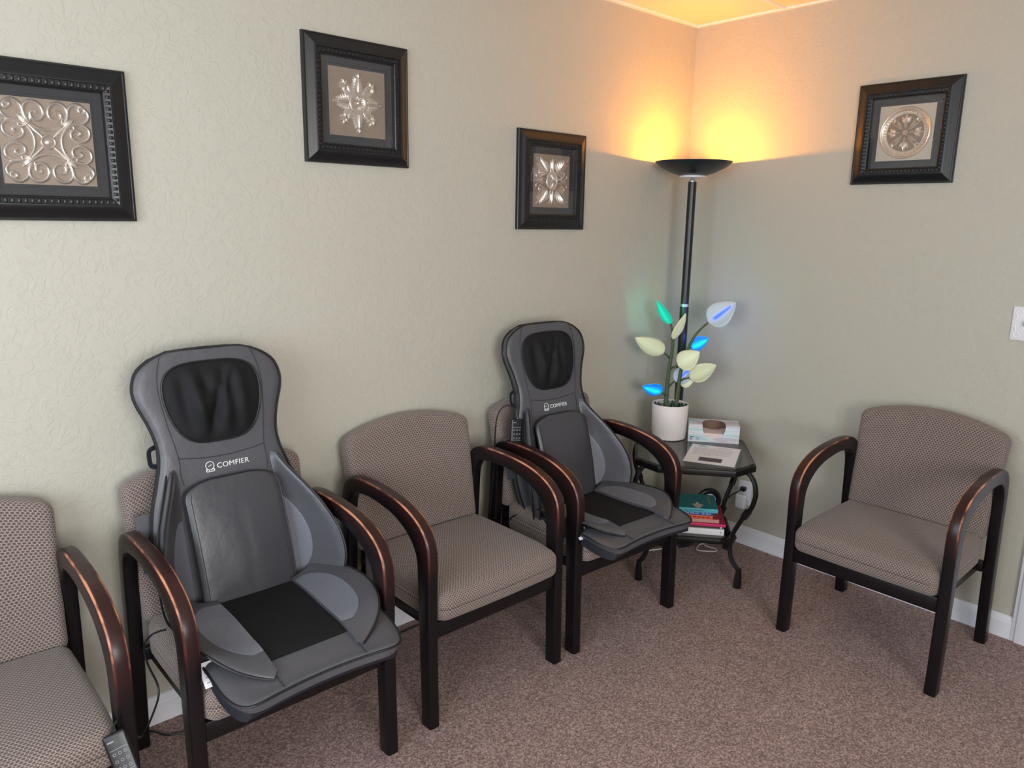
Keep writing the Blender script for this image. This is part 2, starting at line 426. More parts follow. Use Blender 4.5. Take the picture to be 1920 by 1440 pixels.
def window(name, axis, pos, w0, w1, z0, z1):
    r = struct(thing(name, None, None))
    def bx(nm, p0, p1, q0, q1, t, m):
        if axis == 'x': return boxobj(nm, (pos - .07, p0, q0), (pos - .07 + t, p1, q1), m, r)
        return boxobj(nm, (p0, pos - .07, q0), (p1, pos - .07 + t, q1), m, r)
    f = .05
    for p0, p1, q0, q1 in ((w0, w1, z0, z0 + f), (w0, w1, z1 - f, z1), (w0, w0 + f, z0 + f, z1 - f), (w1 - f, w1, z0 + f, z1 - f), ((w0 + w1) / 2 - .02, (w0 + w1) / 2 + .02, z0 + f, z1 - f)):
        bx('window_frame', p0, p1, q0, q1, .05, M['white_trim'])
    bx('pane', w0 + f, (w0 + w1) / 2 - .02, z0 + f, z1 - f, .006, M['window_glass'])
    bx('pane', (w0 + w1) / 2 + .02, w1 - f, z0 + f, z1 - f, .006, M['window_glass'])
window('window_1', 'x', XL, -2.7, -.5, .8, 2.2)
window('window_2', 'y', YF, -4.3, -2.5, .8, 2.2)
# door and its casing in the right wall
dr = struct(thing('door_1', None, None, (0, 0, 0)))
boxobj('door_leaf', (.03, DY1 + .02, .01), (.07, DY0 - .02, 2.03), M['white_trim'], dr, .003)
def casing_profile(nm, y0, y1, z0, z1):
    b = MB(); b.box((-.008, (y0 + y1) / 2, (z0 + z1) / 2), (.016, abs(y1 - y0), z1 - z0)); b.box((-.019, (y0 + y1) / 2 - .0, (z0 + z1) / 2), (.010, abs(y1 - y0) * .6, z1 - z0))
    return struct(b.build(nm, M['white_trim'], bevel=.003))
casing_profile('trim_1', -1.615, -1.69, 0, 2.10)
casing_profile('trim_2', -2.595, -2.67, 0, 2.10)
casing_profile('trim_3', -1.615, -2.67, 2.045, 2.12)
# baseboards, moulded top
def baseboard(name, p0, p1, nrm):
    p0, p1, nrm = Vector(p0), Vector(p1), Vector(nrm)
    prof = [(0, 0), (.013, 0), (.013, .066), (.011, .070), (.011, .074), (.008, .082), (.0065, .088), (.002, .091), (0, .091)]
    b = MB(); b.loft([[p + nrm * d + Vector((0, 0, z)) for d, z in prof] for p in (p0, p1)])
    return struct(b.build(name, M['white_trim'], ang=25))
baseboard('baseboard_back', (XL, 0, 0), (0, 0, 0), (0, -1, 0))
baseboard('baseboard_right', (0, 0, 0), (0, -1.615, 0), (-1, 0, 0))
baseboard('baseboard_left', (XL, 0, 0), (XL, YF, 0), (1, 0, 0))
baseboard('baseboard_front', (XL, YF, 0), (0, YF, 0), (0, 1, 0))
# suspended ceiling: tiles lying in a T-bar grid
ceil = struct(boxobj('ceiling', (XL - .1, YF - .1, H + .07), (.1, .1, H + .12), M['tile']))
ys = [0, -.45]
while ys[-1] > YF: ys.append(max(YF, ys[-1] - .61))
xs = [0, -1.02]
while xs[-1] > XL: xs.append(max(XL, xs[-1] - 1.22))
tiles = {}
for i in range(len(xs) - 1):
    for j in range(len(ys) - 1):
        sx, sy = round(xs[i] - xs[i + 1], 3), round(ys[j] - ys[j + 1], 3)
        if sx < .03 or sy < .03: continue
        if (sx, sy) not in tiles:
            t = boxobj('ceiling_tile', (-sx / 2 + .004, -sy / 2 + .004, .006), (sx / 2 - .004, sy / 2 - .004, .022), M['tile'], ceil, .002); tiles[(sx, sy)] = t.data
        else:
            t = bpy.data.objects.new('ceiling_tile', tiles[(sx, sy)]); COL.objects.link(t); t.parent = ceil
        t.location = ((xs[i] + xs[i + 1]) / 2, (ys[j] + ys[j + 1]) / 2, H)
for y in ys[1:-1]: boxobj('grid_bar', (XL, y - .008, H), (0, y + .008, H + .012), M['white_metal'], ceil)
for x in xs[1:-1]: boxobj('grid_bar', (x - .008, YF, H + .0005), (x + .008, 0, H + .012), M['white_metal'], ceil)
boxobj('wall_angle', (XL, -.018, H - .002), (0, 0, H + .012), M['white_metal'], ceil)
boxobj('wall_angle', (-.018, YF, H - .0015), (0, 0, H + .012), M['white_metal'], ceil)
#@@PART2
# ------------------------------------------------------------------ guest chairs
ARM = [((-.306, 0), (-.256, 0)), ((-.302, .2), (-.251, .2)), ((-.300, .40), (-.245, .40)), ((-.304, .54), (-.240, .53)), ((-.297, .60), (-.228, .57)),
       ((-.275, .64), (-.205, .60)), ((-.232, .672), (-.165, .628)), ((-.165, .697), (-.105, .650)), ((-.08, .711), (-.045, .660)), ((.01, .716), (.015, .665)),
       ((.088, .714), (.075, .662)), ((.148, .700), (.115, .653)), ((.184, .665), (.138, .630)), ((.198, .60), (.150, .585)), ((.206, .45), (.158, .44)),
       ((.219, .27), (.170, .265)), ((.245, 0), (.195, 0))]
AO = cr([Vector((0, a[0], a[1])) for a, _ in ARM], 4); AI = cr([Vector((0, a[0], a[1])) for _, a in ARM], 4)
CHW, LEGW = .29, .038
def arm_piece(i0, i1, worn):
    """sweep of a rounded bar between stations i0..i1; wear is stored on the outer corners of the armrest"""
    b = MB(); b.w = []; rings = []
    hw, r = LEGW / 2, .008
    for i in range(i0, i1 + 1):
        O, I = AO[i], AI[i]; d = (O - I); T = d.length; d.normalize(); X = Vector((1, 0, 0)); c = (O + I) / 2
        ring = []
        for qx, qy, a0 in ((1, 1, 0), (-1, 1, 90), (-1, -1, 180), (1, -1, 270)):
            for k in range(4):
                a = math.radians(a0 + k * 30)
                ring.append(c + X * (qx * (hw - r) + r * cos(a)) + d * (qy * (T / 2 - r) + r * sin(a)))
                if worn:
                    top = smoothstep(.42, .60, O.z) * (1 - smoothstep(.06, .15, O.y))
                    x = 0
                    if qy > 0: x = (.92 if k in (1, 2) else .46) * top
                    else: x = .05 * top
                    b.w.append(x)
                else: b.w.append(0)
        # extra vertex in the middle of the top face is left to interpolation
        rings.append(ring)
    b.loft(rings)
    return b
def make_chair():
    t = thing('guest_chair', 'x', 'chair')
    nA = 10; nB = 13 * 4
    for sx in (-1, 1):
        Mx = Matrix.Translation((sx * (CHW - LEGW / 2), 0, 0))
        arm_piece(0, nA, False).build('leg', M['wood'], t, M=Mx)
        arm_piece(nA, nB, True).build('armrest', M['wood'], t, M=Mx)
        arm_piece(nB, len(AO) - 1, False).build('leg', M['wood'], t, M=Mx)
        boxobj('side_rail', (sx * (CHW - .064) - .012, -.25, .292), (sx * (CHW - .064) + .012, .17, .330), M['wood'], t, .003)
    iw = CHW - LEGW
    boxobj('front_rail', (-iw, -.292, .292), (iw, -.266, .345), M['wood'], t, .003)
    boxobj('back_rail', (-iw, .172, .290), (iw, .196, .330), M['wood'], t, .003)
    # seat cushion: crowned, front edge rolls over the rail
    def sdef(P):
        x, y, z = P
        u, v = x / .25, (y) / .225
        if z > 0: z += .012 * (1 - u * u) * (1 - v * v) - .010 * smoothstep(.55, 1, -v) * 1
        else: z += -.016 + .018 * smoothstep(-.70, -.92, v)
        x *= 1 + .012 * (1 - v * v)
        return Vector((x, y - .006 * (1 - u * u) * (1 if v < 0 else 0), z))
    b = MB(); b.rbox((.251, .228, .053), .030, (14, 14, 5), sdef); b.build('seat', M['fabric'], t, M=Matrix.Translation((0, -.090, .396)))
    # backrest: tilted, arched top, slightly hollow
    def bdef(P):
        x, y, z = P
        u = x / .258
        top = smoothstep(-.1, .2, z)
        z += .056 * (1 - u * u) * top - .012 * top * 0
        x *= 1 + .055 * smoothstep(-.2, .2, z)
        y += .016 * (1 - u * u) * (1 if y < 0 else .6)
        return Vector((x, y, z))
    b = MB(); b.rbox((.252, .036, .195), .026, (18, 4, 16), bdef)
    tilt = math.atan(.20)
    b.build('backrest', M['fabric'], t, M=Matrix.Translation((0, .188, .612)) @ Matrix.Rotation(-tilt, 4, 'X'))
    for sx in (-1, 1):
        boxobj('back_bracket', (sx * .20 - .015, .196, .29), (sx * .20 + .015, .210, .52), M['wood'], t, .002)
    return t
CHAIRS = [
    ((-3.105, -.300, 0), 0, 'taupe honeycomb-fabric armchair cut off by the left edge of the photo'),
    ((-2.413, -.300, 0), 0, 'taupe fabric armchair under the nearer massage cushion, left of the empty chair'),
    ((-1.710, -.287, 0), 0, 'empty taupe fabric armchair standing between the two massage cushion chairs'),
    ((-1.057, -.300, 0), math.radians(-2.4), 'taupe fabric armchair under the farther massage cushion, beside the glass table'),
    ((-.322, -1.272, 0), math.radians(-90), 'empty taupe fabric armchair against the right wall below the round medallion picture')]
proto = make_chair()
chairs = []
for i, (loc, rz, lab) in enumerate(CHAIRS):
    c = proto if i == 0 else copy_tree(proto)
    c.location = loc; c.rotation_euler = (0, 0, rz); tag(c, lab, 'chair', 'fabric guest armchairs'); chairs.append(c)

# ------------------------------------------------------------------ massage cushions
SL = .19; QN = math.sqrt(1 + SL * SL); PY, PZ = .03, .46; LEAN = 0
def PP(u, s, f=0):
    """cushion back coordinates: u across, s up the back, f forward"""
    u = u + LEAN * s
    return Vector((u, PY + s * SL / QN - f / QN, PZ + s / QN + f * SL / QN))
WT = smooth_table([(-.02, .195), (.05, .215), (.13, .228), (.22, .226), (.30, .212), (.37, .190), (.43, .173), (.48, .171), (.54, .184), (.60, .205), (.64, .208), (.68, .194), (.705, .165), (.722, .130), (.729, .10), (.732, .07)], 6)
def wid(s): return lerp_table(WT, s)
def edgef(x, p=6, q=.5): return max(0, 1 - abs(2 * x - 1) ** p) ** q
def make_pad(drop=0.0, lean=0.0):
    global PZ, LEAN
    LEAN = lean
    PZ = .46 - drop
    t = thing('massage_cushion', 'x', 'massage cushion')
    S0, S1 = -.02, .732
    def body(a, b_):
        s = S0 + (S1 - S0) * (1 - (1 - b_) ** 1.5); w_ = wid(s)
        return PP((2 * a - 1) * w_, s, -.012)
    b = MB(); b.shell(body, 34, 64, lambda a, c: .012 * edgef(a, 10) * min(1, ((1 - c) / .03)) ** .5, lambda a, c: .050 * edgef(a, 14) * min(1, ((1 - c) / .04)) ** .5)
    b.build('back_body', M['leather'], t)
    fr = lambda u, s, e=.0: PP(u, s, e)
    # black piping round the rim of the back
    rim = [PP(-wid(s), s, -.008) for s in [S0 + .012 * k for k in range(62)] if s < .724] + [PP(-.10, .7300, -.008), PP(0, .734, -.008), PP(.10, .7300, -.008)]
    rim += [PP(wid(s), s, -.008) for s in [S0 + .012 * k for k in range(62)][::-1] if s < .724]
    b = MB(); b.tube(cr(rim, 2), .0035, 6); b.build('piping', M['piping'], t)
    b = MB(); b.tube([p + Vector((-.010 * (p.x / .2), .040, -.006)) for p in cr(rim, 1)], .003, 6); b.build('piping', M['piping'], t)
    # stitched panel seams
    sl = [(.125, .725), (.141, .67), (.145, .62), (.139, .55), (.128, .48), (.122, .43), (.124, .39), (.120, .36)]
    for sx in (-1, 1):
        b = MB(); b.tube(cr([fr(sx * u, s, .0005) for u, s in sl], 4), .0012, 5); b.build('seam', M['seam'], t)
    b = MB(); b.tube(cr([fr(-.122, .436, .0005), fr(-.06, .427, .0005), fr(0, .424, .0005), fr(.06, .427, .0005), fr(.122, .436, .0005)], 5), .0014, 5); b.build('seam', M['seam'], t)
    # black mesh window in the head rest, sagging between the massage heads
    def head(ang, rr):
        a = 2 * PI * ang; c, s_ = cos(a), sin(a)
        e = 2 / 3.4
        x = (abs(c) ** e) * (1 if c >= 0 else -1); y = (abs(s_) ** e) * (1 if s_ >= 0 else -1)
        wx = .136 * (1 + .03 * y) * (1 - .16 * smoothstep(.2, -1, y))
        u, s = .0 + rr * x * wx, .582 + rr * y * .114
        bulge = .013 * (1 - rr ** 4)
        folds = .007 * sin(u * 95 + 6 * (s - .58)) * smoothstep(0, .5, rr) * (1 - rr) * 2 + .012 * math.exp(-((u + .035) ** 2 / .0010 + (s - .572) ** 2 / .0016)) + .010 * math.exp(-((u - .05) ** 2 / .0012 + (s - .56) ** 2 / .0018)) \
            - .010 * math.exp(-((u - .005 - .25 * (s - .58)) ** 2 / .00018)) * (1 - rr ** 3) + .006 * math.exp(-((u - .03 - .3 * (s - .6)) ** 2 / .00006)) * (1 - rr ** 3) * smoothstep(.56, .62, s)
        return PP(u, s, .002 + bulge + folds * (1 - rr ** 6))
    b = MB(); n, k = 96, 18
    rings = [[head(i / n, j / k) for i in range(n)] for j in range(k, 0, -1)]
    b.loft(rings, cap=False); b.f.append(tuple(len(b.v) - n + i for i in range(n)))
    b.build('head_mesh', M['black_mesh'], t, ang=180)
    b = MB(); b.tube([head(i / 80, 1.0) + Vector((0, -.001, 0)) for i in range(80)], .003, 6, closed=True); b.build('piping', M['piping'], t)
    # lumbar cover: padded flap over the black core
    CW = .136
    def cw(s): return CW * (max(0, 1 - (max(0, s - .31) / .058) ** 3)) ** .4
    def cf(u, s): return .018 + .042 * max(0, sin(PI * max(0, min(1, (s + .20) / .58)))) ** .8 * (1 - .30 * (u / CW) ** 2) + .0018 * sin(u * 34 + s * 9) * smoothstep(.3, .0, s) - .0012 * math.exp(-(u - .005) ** 2 / .00020) * smoothstep(.33, .2, s)
    SC0, SC1 = -.025, .366
    def cover(a, c):
        s = SC0 + (SC1 - SC0) * (1 - (1 - c) ** 1.6); u = (2 * a - 1) * max(.03, cw(s))
        return PP(u, s, cf(u, s))
    b = MB(); b.shell(cover, 28, 44, lambda a, c: .008 * edgef(a, 12) * min(1, (1 - c) / .05) ** .5, lambda a, c: .008 * edgef(a, 12))
    cov = b.build('lumbar_cover', M['leather_dark'], t)
    lin_ = [cover(0, c / 40) for c in range(41)] + [cover(a / 16, 1) for a in range(1, 16)] + [cover(1, c / 40) for c in range(40, -1, -1)]
    b = MB(); b.tube(lin_, .0028, 6); b.build('piping', M['piping'], cov)
    for sx in (0, 1):
        st = [cover(.055 if sx == 0 else .945, c / 40) + Vector((0, -.0085, 0)) for c in range(2, 33)]
        b = MB(); b.tube(st, .0012, 5); b.build('seam', M['seam'], cov)
    def core(a, c):
        s = .0 + .33 * c; u = (2 * a - 1) * .118; return PP(u, s, .02)
    b = MB(); b.shell(core, 10, 16, lambda a, c: max(.001, cf((2 * a - 1) * .118, .33 * c) - .03), lambda a, c: .02)
    b.build('lumbar_core', M['black_mesh'], t)
    # side wings wrapping forward
    SHP = smooth_table([(-.012, .50), (.01, .74), (.05, .95), (.11, 1.02), (.18, .95), (.25, .75), (.31, .53), (.36, .33), (.41, .14)], 6)
    def wing(sx):
        def fn(r, c):
            s = -.012 + .425 * c; L = .155 * lerp_table(SHP, s)
            u0 = .145 - .010 * smoothstep(.25, .4, s)
            return PP(sx * (u0 + L * .70 * r), s - .01 * r, -.004 + L * (.22 * r + .72 * r * r))
        return fn
    for sx in (-1, 1):
        fn = wing(sx)
        b = MB(); hf = lambda a, c: .010 * edgef(.5 + a / 2, 8) * edgef(c, 10)
        b.shell(fn, 16, 36, hf if sx > 0 else (lambda a, c: .014 * edgef(.5 + a / 2, 8) * edgef(c, 10)), (lambda a, c: .014 * edgef(.5 + a / 2, 8) * edgef(c, 10)) if sx > 0 else hf)
        wg = b.build('wing', M['leather'], t)
        b = MB(); b.tube([fn(1, c / 50) for c in range(51)], .0035, 6); b.build('piping', M['piping'], wg)
        b = MB(); b.tube([fn(.93, c / 50) + Vector((sx * .010, .020, -.004)) for c in range(51)], .003, 6); b.build('piping', M['piping'], wg)
        # inset panel following the wing
        def pan(a, c):
            cc = .08 + .60 * c; wv = .56 * (max(0, 1 - abs(2 * c - 1) ** 2.6)) ** .6
            return fn(.02 + wv * a, cc)
        b = MB(); h1 = lambda a, c: .0105 * min(1, edgef(.5 + a / 2, 8) + .9); h2 = lambda a, c: .0
        b.shell(pan, 10, 24, h1 if sx > 0 else h2, h2 if sx > 0 else h1)
        b.build('wing_panel', M['leather_light'], wg)
    # seat pad
    def top(y): return -drop * smoothstep(-.44, -.10, y) + .498 - .012 * smoothstep(-.12, -.30, y) - .030 * smoothstep(-.28, -.45, y)
    SWT = smooth_table([(-.452, .165), (-.449, .188), (-.442, .205), (-.425, .222), (-.38, .236), (-.30, .240), (-.20, .236), (-.10, .225), (-.03, .205), (.0, .19)], 5)
    def seatp(a, c):
        y = -.452 + .452 * (c ** 1.5); u = (2 * a - 1) * lerp_table(SWT, y)
        dip = .022 * (1 - (u / .2) ** 2) * smoothstep(-.36, -.45, y) if abs(u) < .2 else 0
        return Vector((u, y + dip, top(y) - .008))
    b = MB(); b.shell(seatp, 36, 36, lambda a, c: .008 * edgef(a, 10) * min(1, c / .06) ** .5, lambda a, c: .022 * min(1, .35 + edgef(a, 10)))
    b.build('seat_body', M['leather'], t)
    rm = [seatp(0, c / 30) for c in range(30, 0, -1)] + [seatp(a / 30, 0) for a in range(31)] + [seatp(1, c / 30) for c in range(1, 31)]
    b = MB(); b.tube(rm, .0035, 6); b.build('piping', M['piping'], t)
    # navy underside cushion peeping out below the seat front
    def und(a, c):
        y = -.440 + .44 * (c ** 1.3); u = (2 * a - 1) * (lerp_table(SWT, y - .006) - .006)
        return Vector((u, y + (.022 * (1 - (u / .2) ** 2) * smoothstep(-.36, -.45, y) if abs(u) < .2 else 0), top(y) - .030))
    b = MB(); b.shell(und, 24, 24, lambda a, c: .012, lambda a, c: .022 * smoothstep(-.02, .06, c) + .004 - .008 * smoothstep(.3, .5, c)); b.build('seat_underside', M['navy'], t)
    for sx in (-1, 1):
        b = MB(); b.tube([Vector((sx * .112, y, top(y) + .0006)) for y in [-.385 - .0065 * k for k in range(9)]], .0013, 5); b.build('seam', M['seam'], t)
    def meshp(a, c): y = -.03 - .315 * c; return Vector(((2 * a - 1) * (.105 + .012 * (2 * c - 1) ** 2), y, top(y) + .001))
    b = MB(); b.shell(meshp, 12, 16, lambda a, c: .004 * edgef(a, 8) * edgef(c, 8), lambda a, c: .002); b.build('seat_mesh', M['black_mesh'], t)
    OUT = smooth_table([(0, .195), (.12, .238), (.3, .258), (.5, .256), (.7, .232), (.85, .19), (1, .122)], 6)
    OUY = smooth_table([(0, -.005), (.12, -.05), (.3, -.13), (.5, -.22), (.7, -.305), (.85, -.36), (1, -.402)], 6)
    for sx in (-1, 1):
        def flap(r, v):
            ix, iy = .108, -.03 - .36 * v
            ox, oy = lerp_table(OUT, v), lerp_table(OUY, v)
            x, y = ix + (ox - ix) * r, iy + (oy - iy) * r
            z = top(max(y, -.44)) + .007 + .030 * r * r * sin(PI * min(1, max(0, v * .9 + .12))) + .005 * sin(v * 9 + r * 2) * r
            return Vector((sx * x, y, z))
        hf = lambda a, c: .005 * edgef(.5 + a / 2, 10) + .0005
        b = MB(); b.shell(flap, 14, 30, hf, hf); fl = b.build('seat_flap', M['leather'], t)
        b = MB(); b.tube([flap(1, v / 50) for v in range(51)], .0035, 6); b.build('piping', M['piping'], fl)
        def fpan(a, c):
            v = .02 + .80 * c; wv = .66 * (max(0, 1 - abs(2 * c - 1) ** 3)) ** .5
            return flap(.0 + wv * a, v)
        up = (lambda a, c: .0062) ; dn = (lambda a, c: 0)
        # the normal of this surface points up on one side and down on the other
        b = MB(); b.shell(fpan, 10, 22, dn if sx > 0 else up, up if sx > 0 else dn); b.build('flap_panel', M['leather_light'], fl)
    # silver brand mark on the band
    base = Matrix.Translation(PP(0, .398, .0012)) @ Matrix(((1, 0, 0, 0), (0, SL / QN, -1 / QN, 0), (0, 1 / QN, SL / QN, 0), (0, 0, 0, 1)))
    text_mesh('COMFIER', .0205, 'logo_lettering', M['silver_thread'], t, base @ Matrix.Translation((-.024, -.0075, 0)), .0006, 1.06, xscale=1.06)
    b = MB(); R_ = .0115
    b.tube([(-.043 + R_ * cos(a), .003 + R_ * sin(a), 0) for a in [2 * PI * k / 28 for k in range(28)]], .0011, 5, closed=True)
    b.tube([(-.048, .001, 0), (-.038, .005, 0)], .0011, 5)
    b.tube(cr([(-.052, -.006, 0), (-.055, -.010, 0), (-.052, -.0135, 0), (-.043, -.0135, 0), (-.034, -.0135, 0), (-.031, -.010, 0), (-.034, -.006, 0)], 4), .0011, 5)
    for q in (-.050, -.036): b.tube([(q + .0035 * cos(a), -.0105 + .0035 * sin(a), 0) for a in [2 * PI * k / 12 for k in range(12)]], .0009, 5, closed=True)
    b.build('logo_emblem', M['silver_thread'], t, M=base)
    # fixing strap behind the neck and paper care tag
    b = MB(); b.tube(cr([PP(-.160, .475, -.05), PP(-.180, .468, -.045), PP(-.184, .445, -.045), PP(-.181, .425, -.045), PP(-.160, .42, -.05)], 4), .0035, 6, sx=.5, sy=2.2); b.build('strap', M['navy'], t)
    b = MB(); b.shell(lambda a, c: PP(-.215 - .035 * a, .22 + .16 * (c - .5), -.035), 4, 6, lambda a, c: .004, lambda a, c: .004); b.build('side_pocket', M['leather'], t)
    b = MB(); b.shell(lambda a, c: Vector((-.250 + .050 * a, -.262 - .046 * c, .488 - .042 * c)), 4, 4, lambda a, c: .0005, lambda a, c: .0005)
    ct = b.build('care_tag', M['paper'], t)
    b = MB()
    for k in range(4): b.box((-.225, -.2722 - .0092 * k, .4800 - .0084 * k), (.036, .0014, .0014))
    b.build('tag_print', M['grey_print'], ct, smooth=False)
    return t
pad0 = make_pad(0, -.030)
tag(pad0, 'grey leatherette massage cushion with black headrest mesh, the nearer and larger one', 'massage cushion', 'massage cushions on armchairs')
pad0.location = chairs[1].location
pad1 = make_pad(.034, -.012); tag(pad1, 'grey leatherette massage cushion with black headrest mesh, the farther one beside the glass table', 'massage cushion', 'massage cushions on armchairs')
pad1.location = chairs[3].location + Vector((-.032, 0, 0)); pad1.rotation_euler = (0, 0, math.radians(-2.4))
#@@PART3
# ------------------------------------------------------------------ framed relief pictures
FS = .385 / 2
def frame_loop(prof, half):
    """mitred square sweep: prof = (distance in from the edge, height off the wall); wall plane is y=0, front -y"""
    rings = []
    for sx, sz in ((-1, -1), (1, -1), (1, 1), (-1, 1)):
        rings.append([Vector((sx * (half - d), -h, sz * (half - d))) for d, h in prof])
    return rings
def frame_bar(b, prof, half, k):
    r = frame_loop(prof, half); b.loft([r[k], r[(k + 1) % 4]])
FPROF = [(0, 0), (0, .012), (.002, .015), (.006, .0155), (.008, .0145), (.014, .0165), (.022, .0205), (.030, .0240), (.037, .0260), (.041, .0258), (.042, .0215), (.055, .0190), (.056, .0210), (.059, .0195), (.062, .012), (.062, 0)]
DENT = MB().box((0, 0, 0), (.0085, .007, .0110))
dent_mesh = None
def teardrop(b, cx, cz, ang, L, W, h, y0=0, ny=6, nx=6, curl=0, tipw=.0):
    """raised leaf lobe lying on the plate (front is -y)"""
    rows = []
    ca, sa = cos(ang), sin(ang)
    for i in range(ny + 1):
        t = i / ny
        w = W * (sin(PI * min(1, t ** .75 * .97 + .03)) ** .8) * .5 + 1e-4
        bend = curl * t * t
        row = []
        for j in range(nx + 1):
            q = -1 + 2 * j / nx
            x, z = t * L, q * w + bend
            hh = 1.7 * h * (1 - q * q) ** .5 * (.35 + .65 * sin(PI * (.15 + .8 * t))) * (1 - .25 * math.exp(-q * q / .03))
            row.append(Vector((cx + x * ca - z * sa, y0 - hh, cz + x * sa + z * ca)))
        rows.append(row)
    b.loft(rows, closed_ring=False, cap=False)
def relief_tube(b, pts, r, S=1, rot=0, mir=False, y=-.0, seg=6, flat=True):
    out = []
    for x, z in pts:
        if mir: x, z = z, x
        out.append(Vector(((x * cos(rot) - z * sin(rot)) * S, y, (x * sin(rot) + z * cos(rot)) * S)))
    b.tube(cr(out, 5), r, seg)
def ringt(b, R_, r, y, sx=1, sz=1, n=40): b.tube([(R_ * sx * cos(2 * PI * k / n), y, R_ * sz * sin(2 * PI * k / n)) for k in range(n)], r, 6, closed=True)
def dome(b, r, h, y, c=(0, 0), n=20):
    rings = [[Vector((c[0] + r * cos(f * PI / 2) * cos(2 * PI * k / n), y - h * sin(f * PI / 2), c[1] + r * cos(f * PI / 2) * sin(2 * PI * k / n))) for k in range(n)] for f in (0, .2, .4, .6, .8, .97)]
    b.loft(rings, cap=True)
def relief_scroll(b, S):
    for k in range(4):
        rot = k * PI / 2
        relief_tube(b, [(.12, .12), (.28, .28), (.44, .44)], .0044, S, rot)
        relief_tube(b, [(.42, .46), (.20, .33), (0, .29), (-.20, .33), (-.42, .46)], .0044, S, rot)
        for mir in (False, True):
            relief_tube(b, [(.42, .40), (.46, .62), (.52, .84), (.66, .95), (.80, .92), (.88, .82), (.84, .74), (.78, .76)], .0052, S, rot, mir)
            relief_tube(b, [(.40, .46), (.47, .62), (.47, .80), (.36, .93), (.20, .93), (.08, .82), (.06, .64), (.16, .52), (.29, .54), (.33, .66), (.26, .73), (.20, .68)], .0052, S, rot, mir)
            relief_tube(b, [(.44, .40), (.34, .50), (.36, .60), (.44, .58)], .0038, S, rot, mir)
        ca = rot + PI / 4
        teardrop(b, .48 * 1.1 * cos(ca) * S, .48 * 1.1 * sin(ca) * S, ca, .34 * S, .16 * S, .004)
        Mb = Matrix.Rotation(-ca, 4, 'Y')
        for q in (.585, .62, .655): b.tube([Mb @ Vector((q * S, -.003, -.075 * S)), Mb @ Vector((q * S, -.005, 0)), Mb @ Vector((q * S, -.003, .075 * S))], .0019, 6)
    ringt(b, .15 * S, .0030, -.001); dome(b, .085 * S, .005, 0)
def acanthus(b, ang, r0, L, W, S, n=6):
    ca, sa = cos(ang), sin(ang)
    for k in range(n):
        t = k / n
        for sg in (-1, 1):
            a = ang + sg * (1.10 - .80 * t)
            rr = r0 + L * (.02 + .56 * t)
            teardrop(b, rr * ca * S, rr * sa * S, a, L * (.50 - .16 * t) * S, W * .17 * S, .0036, curl=sg * .035 * S)
    teardrop(b, r0 * ca * S, r0 * sa * S, ang, L * S, W * .15 * S, .0056)
    teardrop(b, (r0 + L * .74) * ca * S, (r0 + L * .74) * sa * S, ang, L * .28 * S, W * .2 * S, .0062)
def relief_rosette(b, S):
    for k in range(4):
        acanthus(b, k * PI / 2, .26, .66, .74, S)
        a = PI / 4 + k * PI / 2
        teardrop(b, .25 * cos(a) * S, .25 * sin(a) * S, a + .3, .48 * S, .20 * S, .004); teardrop(b, .25 * cos(a) * S, .25 * sin(a) * S, a - .3, .48 * S, .20 * S, .004)
        cx, cz = .70 * cos(a) * S, .70 * sin(a) * S
        for j in range(6): teardrop(b, cx, cz, a + (j - 2.5) * .85, 0.20 * S, .14 * S, .0055)
        dome(b, .045 * S, .006, 0, (cx, cz), 10)
    # centre boss
    n = 36
    rings = [[Vector((r * S * cos(2 * PI * k / n), -y, r * S * sin(2 * PI * k / n))) for k in range(n)] for r, y in ((.33, 0), (.33, .006), (.31, .0075), (.22, .0075), (.20, .0045), (.001, .0045))]
    b.loft(rings, cap=False)
    for k in range(12): teardrop(b, .07 * cos(k * PI / 6) * S, .07 * sin(k * PI / 6) * S, k * PI / 6, .12 * S, .055 * S, .003, -.0045)
    dome(b, .075 * S, .0055, -.0045)
def relief_oval(b, S):
    for sx in (-1, 1):
        for sz in (-1, 1):
            a = math.atan2(sz, sx)
            acanthus(b, a, .42, .86, .58, S, 6)
    for k in range(4):
        a = k * PI / 2; f = 1.0
        def P(x, z): return [(x * cos(a) - z * sin(a)) , (x * sin(a) + z * cos(a))]
        for sg in (-1, 1):
            relief_tube(b, [P(.36, sg * .06), P(.52, sg * .10), P(.66, sg * .20), P(.72, sg * .32), P(.66, sg * .38), P(.62, sg * .32)], .0038, S)
            relief_tube(b, [P(.50, sg * .05), P(.74, sg * .07), P(.86, sg * .16), P(.84, sg * .24)], .0036, S)
        teardrop(b, P(.44, 0)[0] * S, P(.44, 0)[1] * S, a, .46 * S, .10 * S, .0035)
    n = 36
    rings = [[Vector((r * .92 * S * cos(2 * PI * k / n), -y, r * 1.08 * S * sin(2 * PI * k / n))) for k in range(n)] for r, y in ((.36, 0), (.36, .005), (.33, .0075), (.27, .0075), (.25, .004), (.001, .004))]
    b.loft(rings, cap=False)
    for k in range(12): teardrop(b, .06 * cos(k * PI / 6) * S, .06 * sin(k * PI / 6) * S, k * PI / 6, .18 * S, .06 * S, .0025, -.004)
    dome(b, .06 * S, .005, -.004)
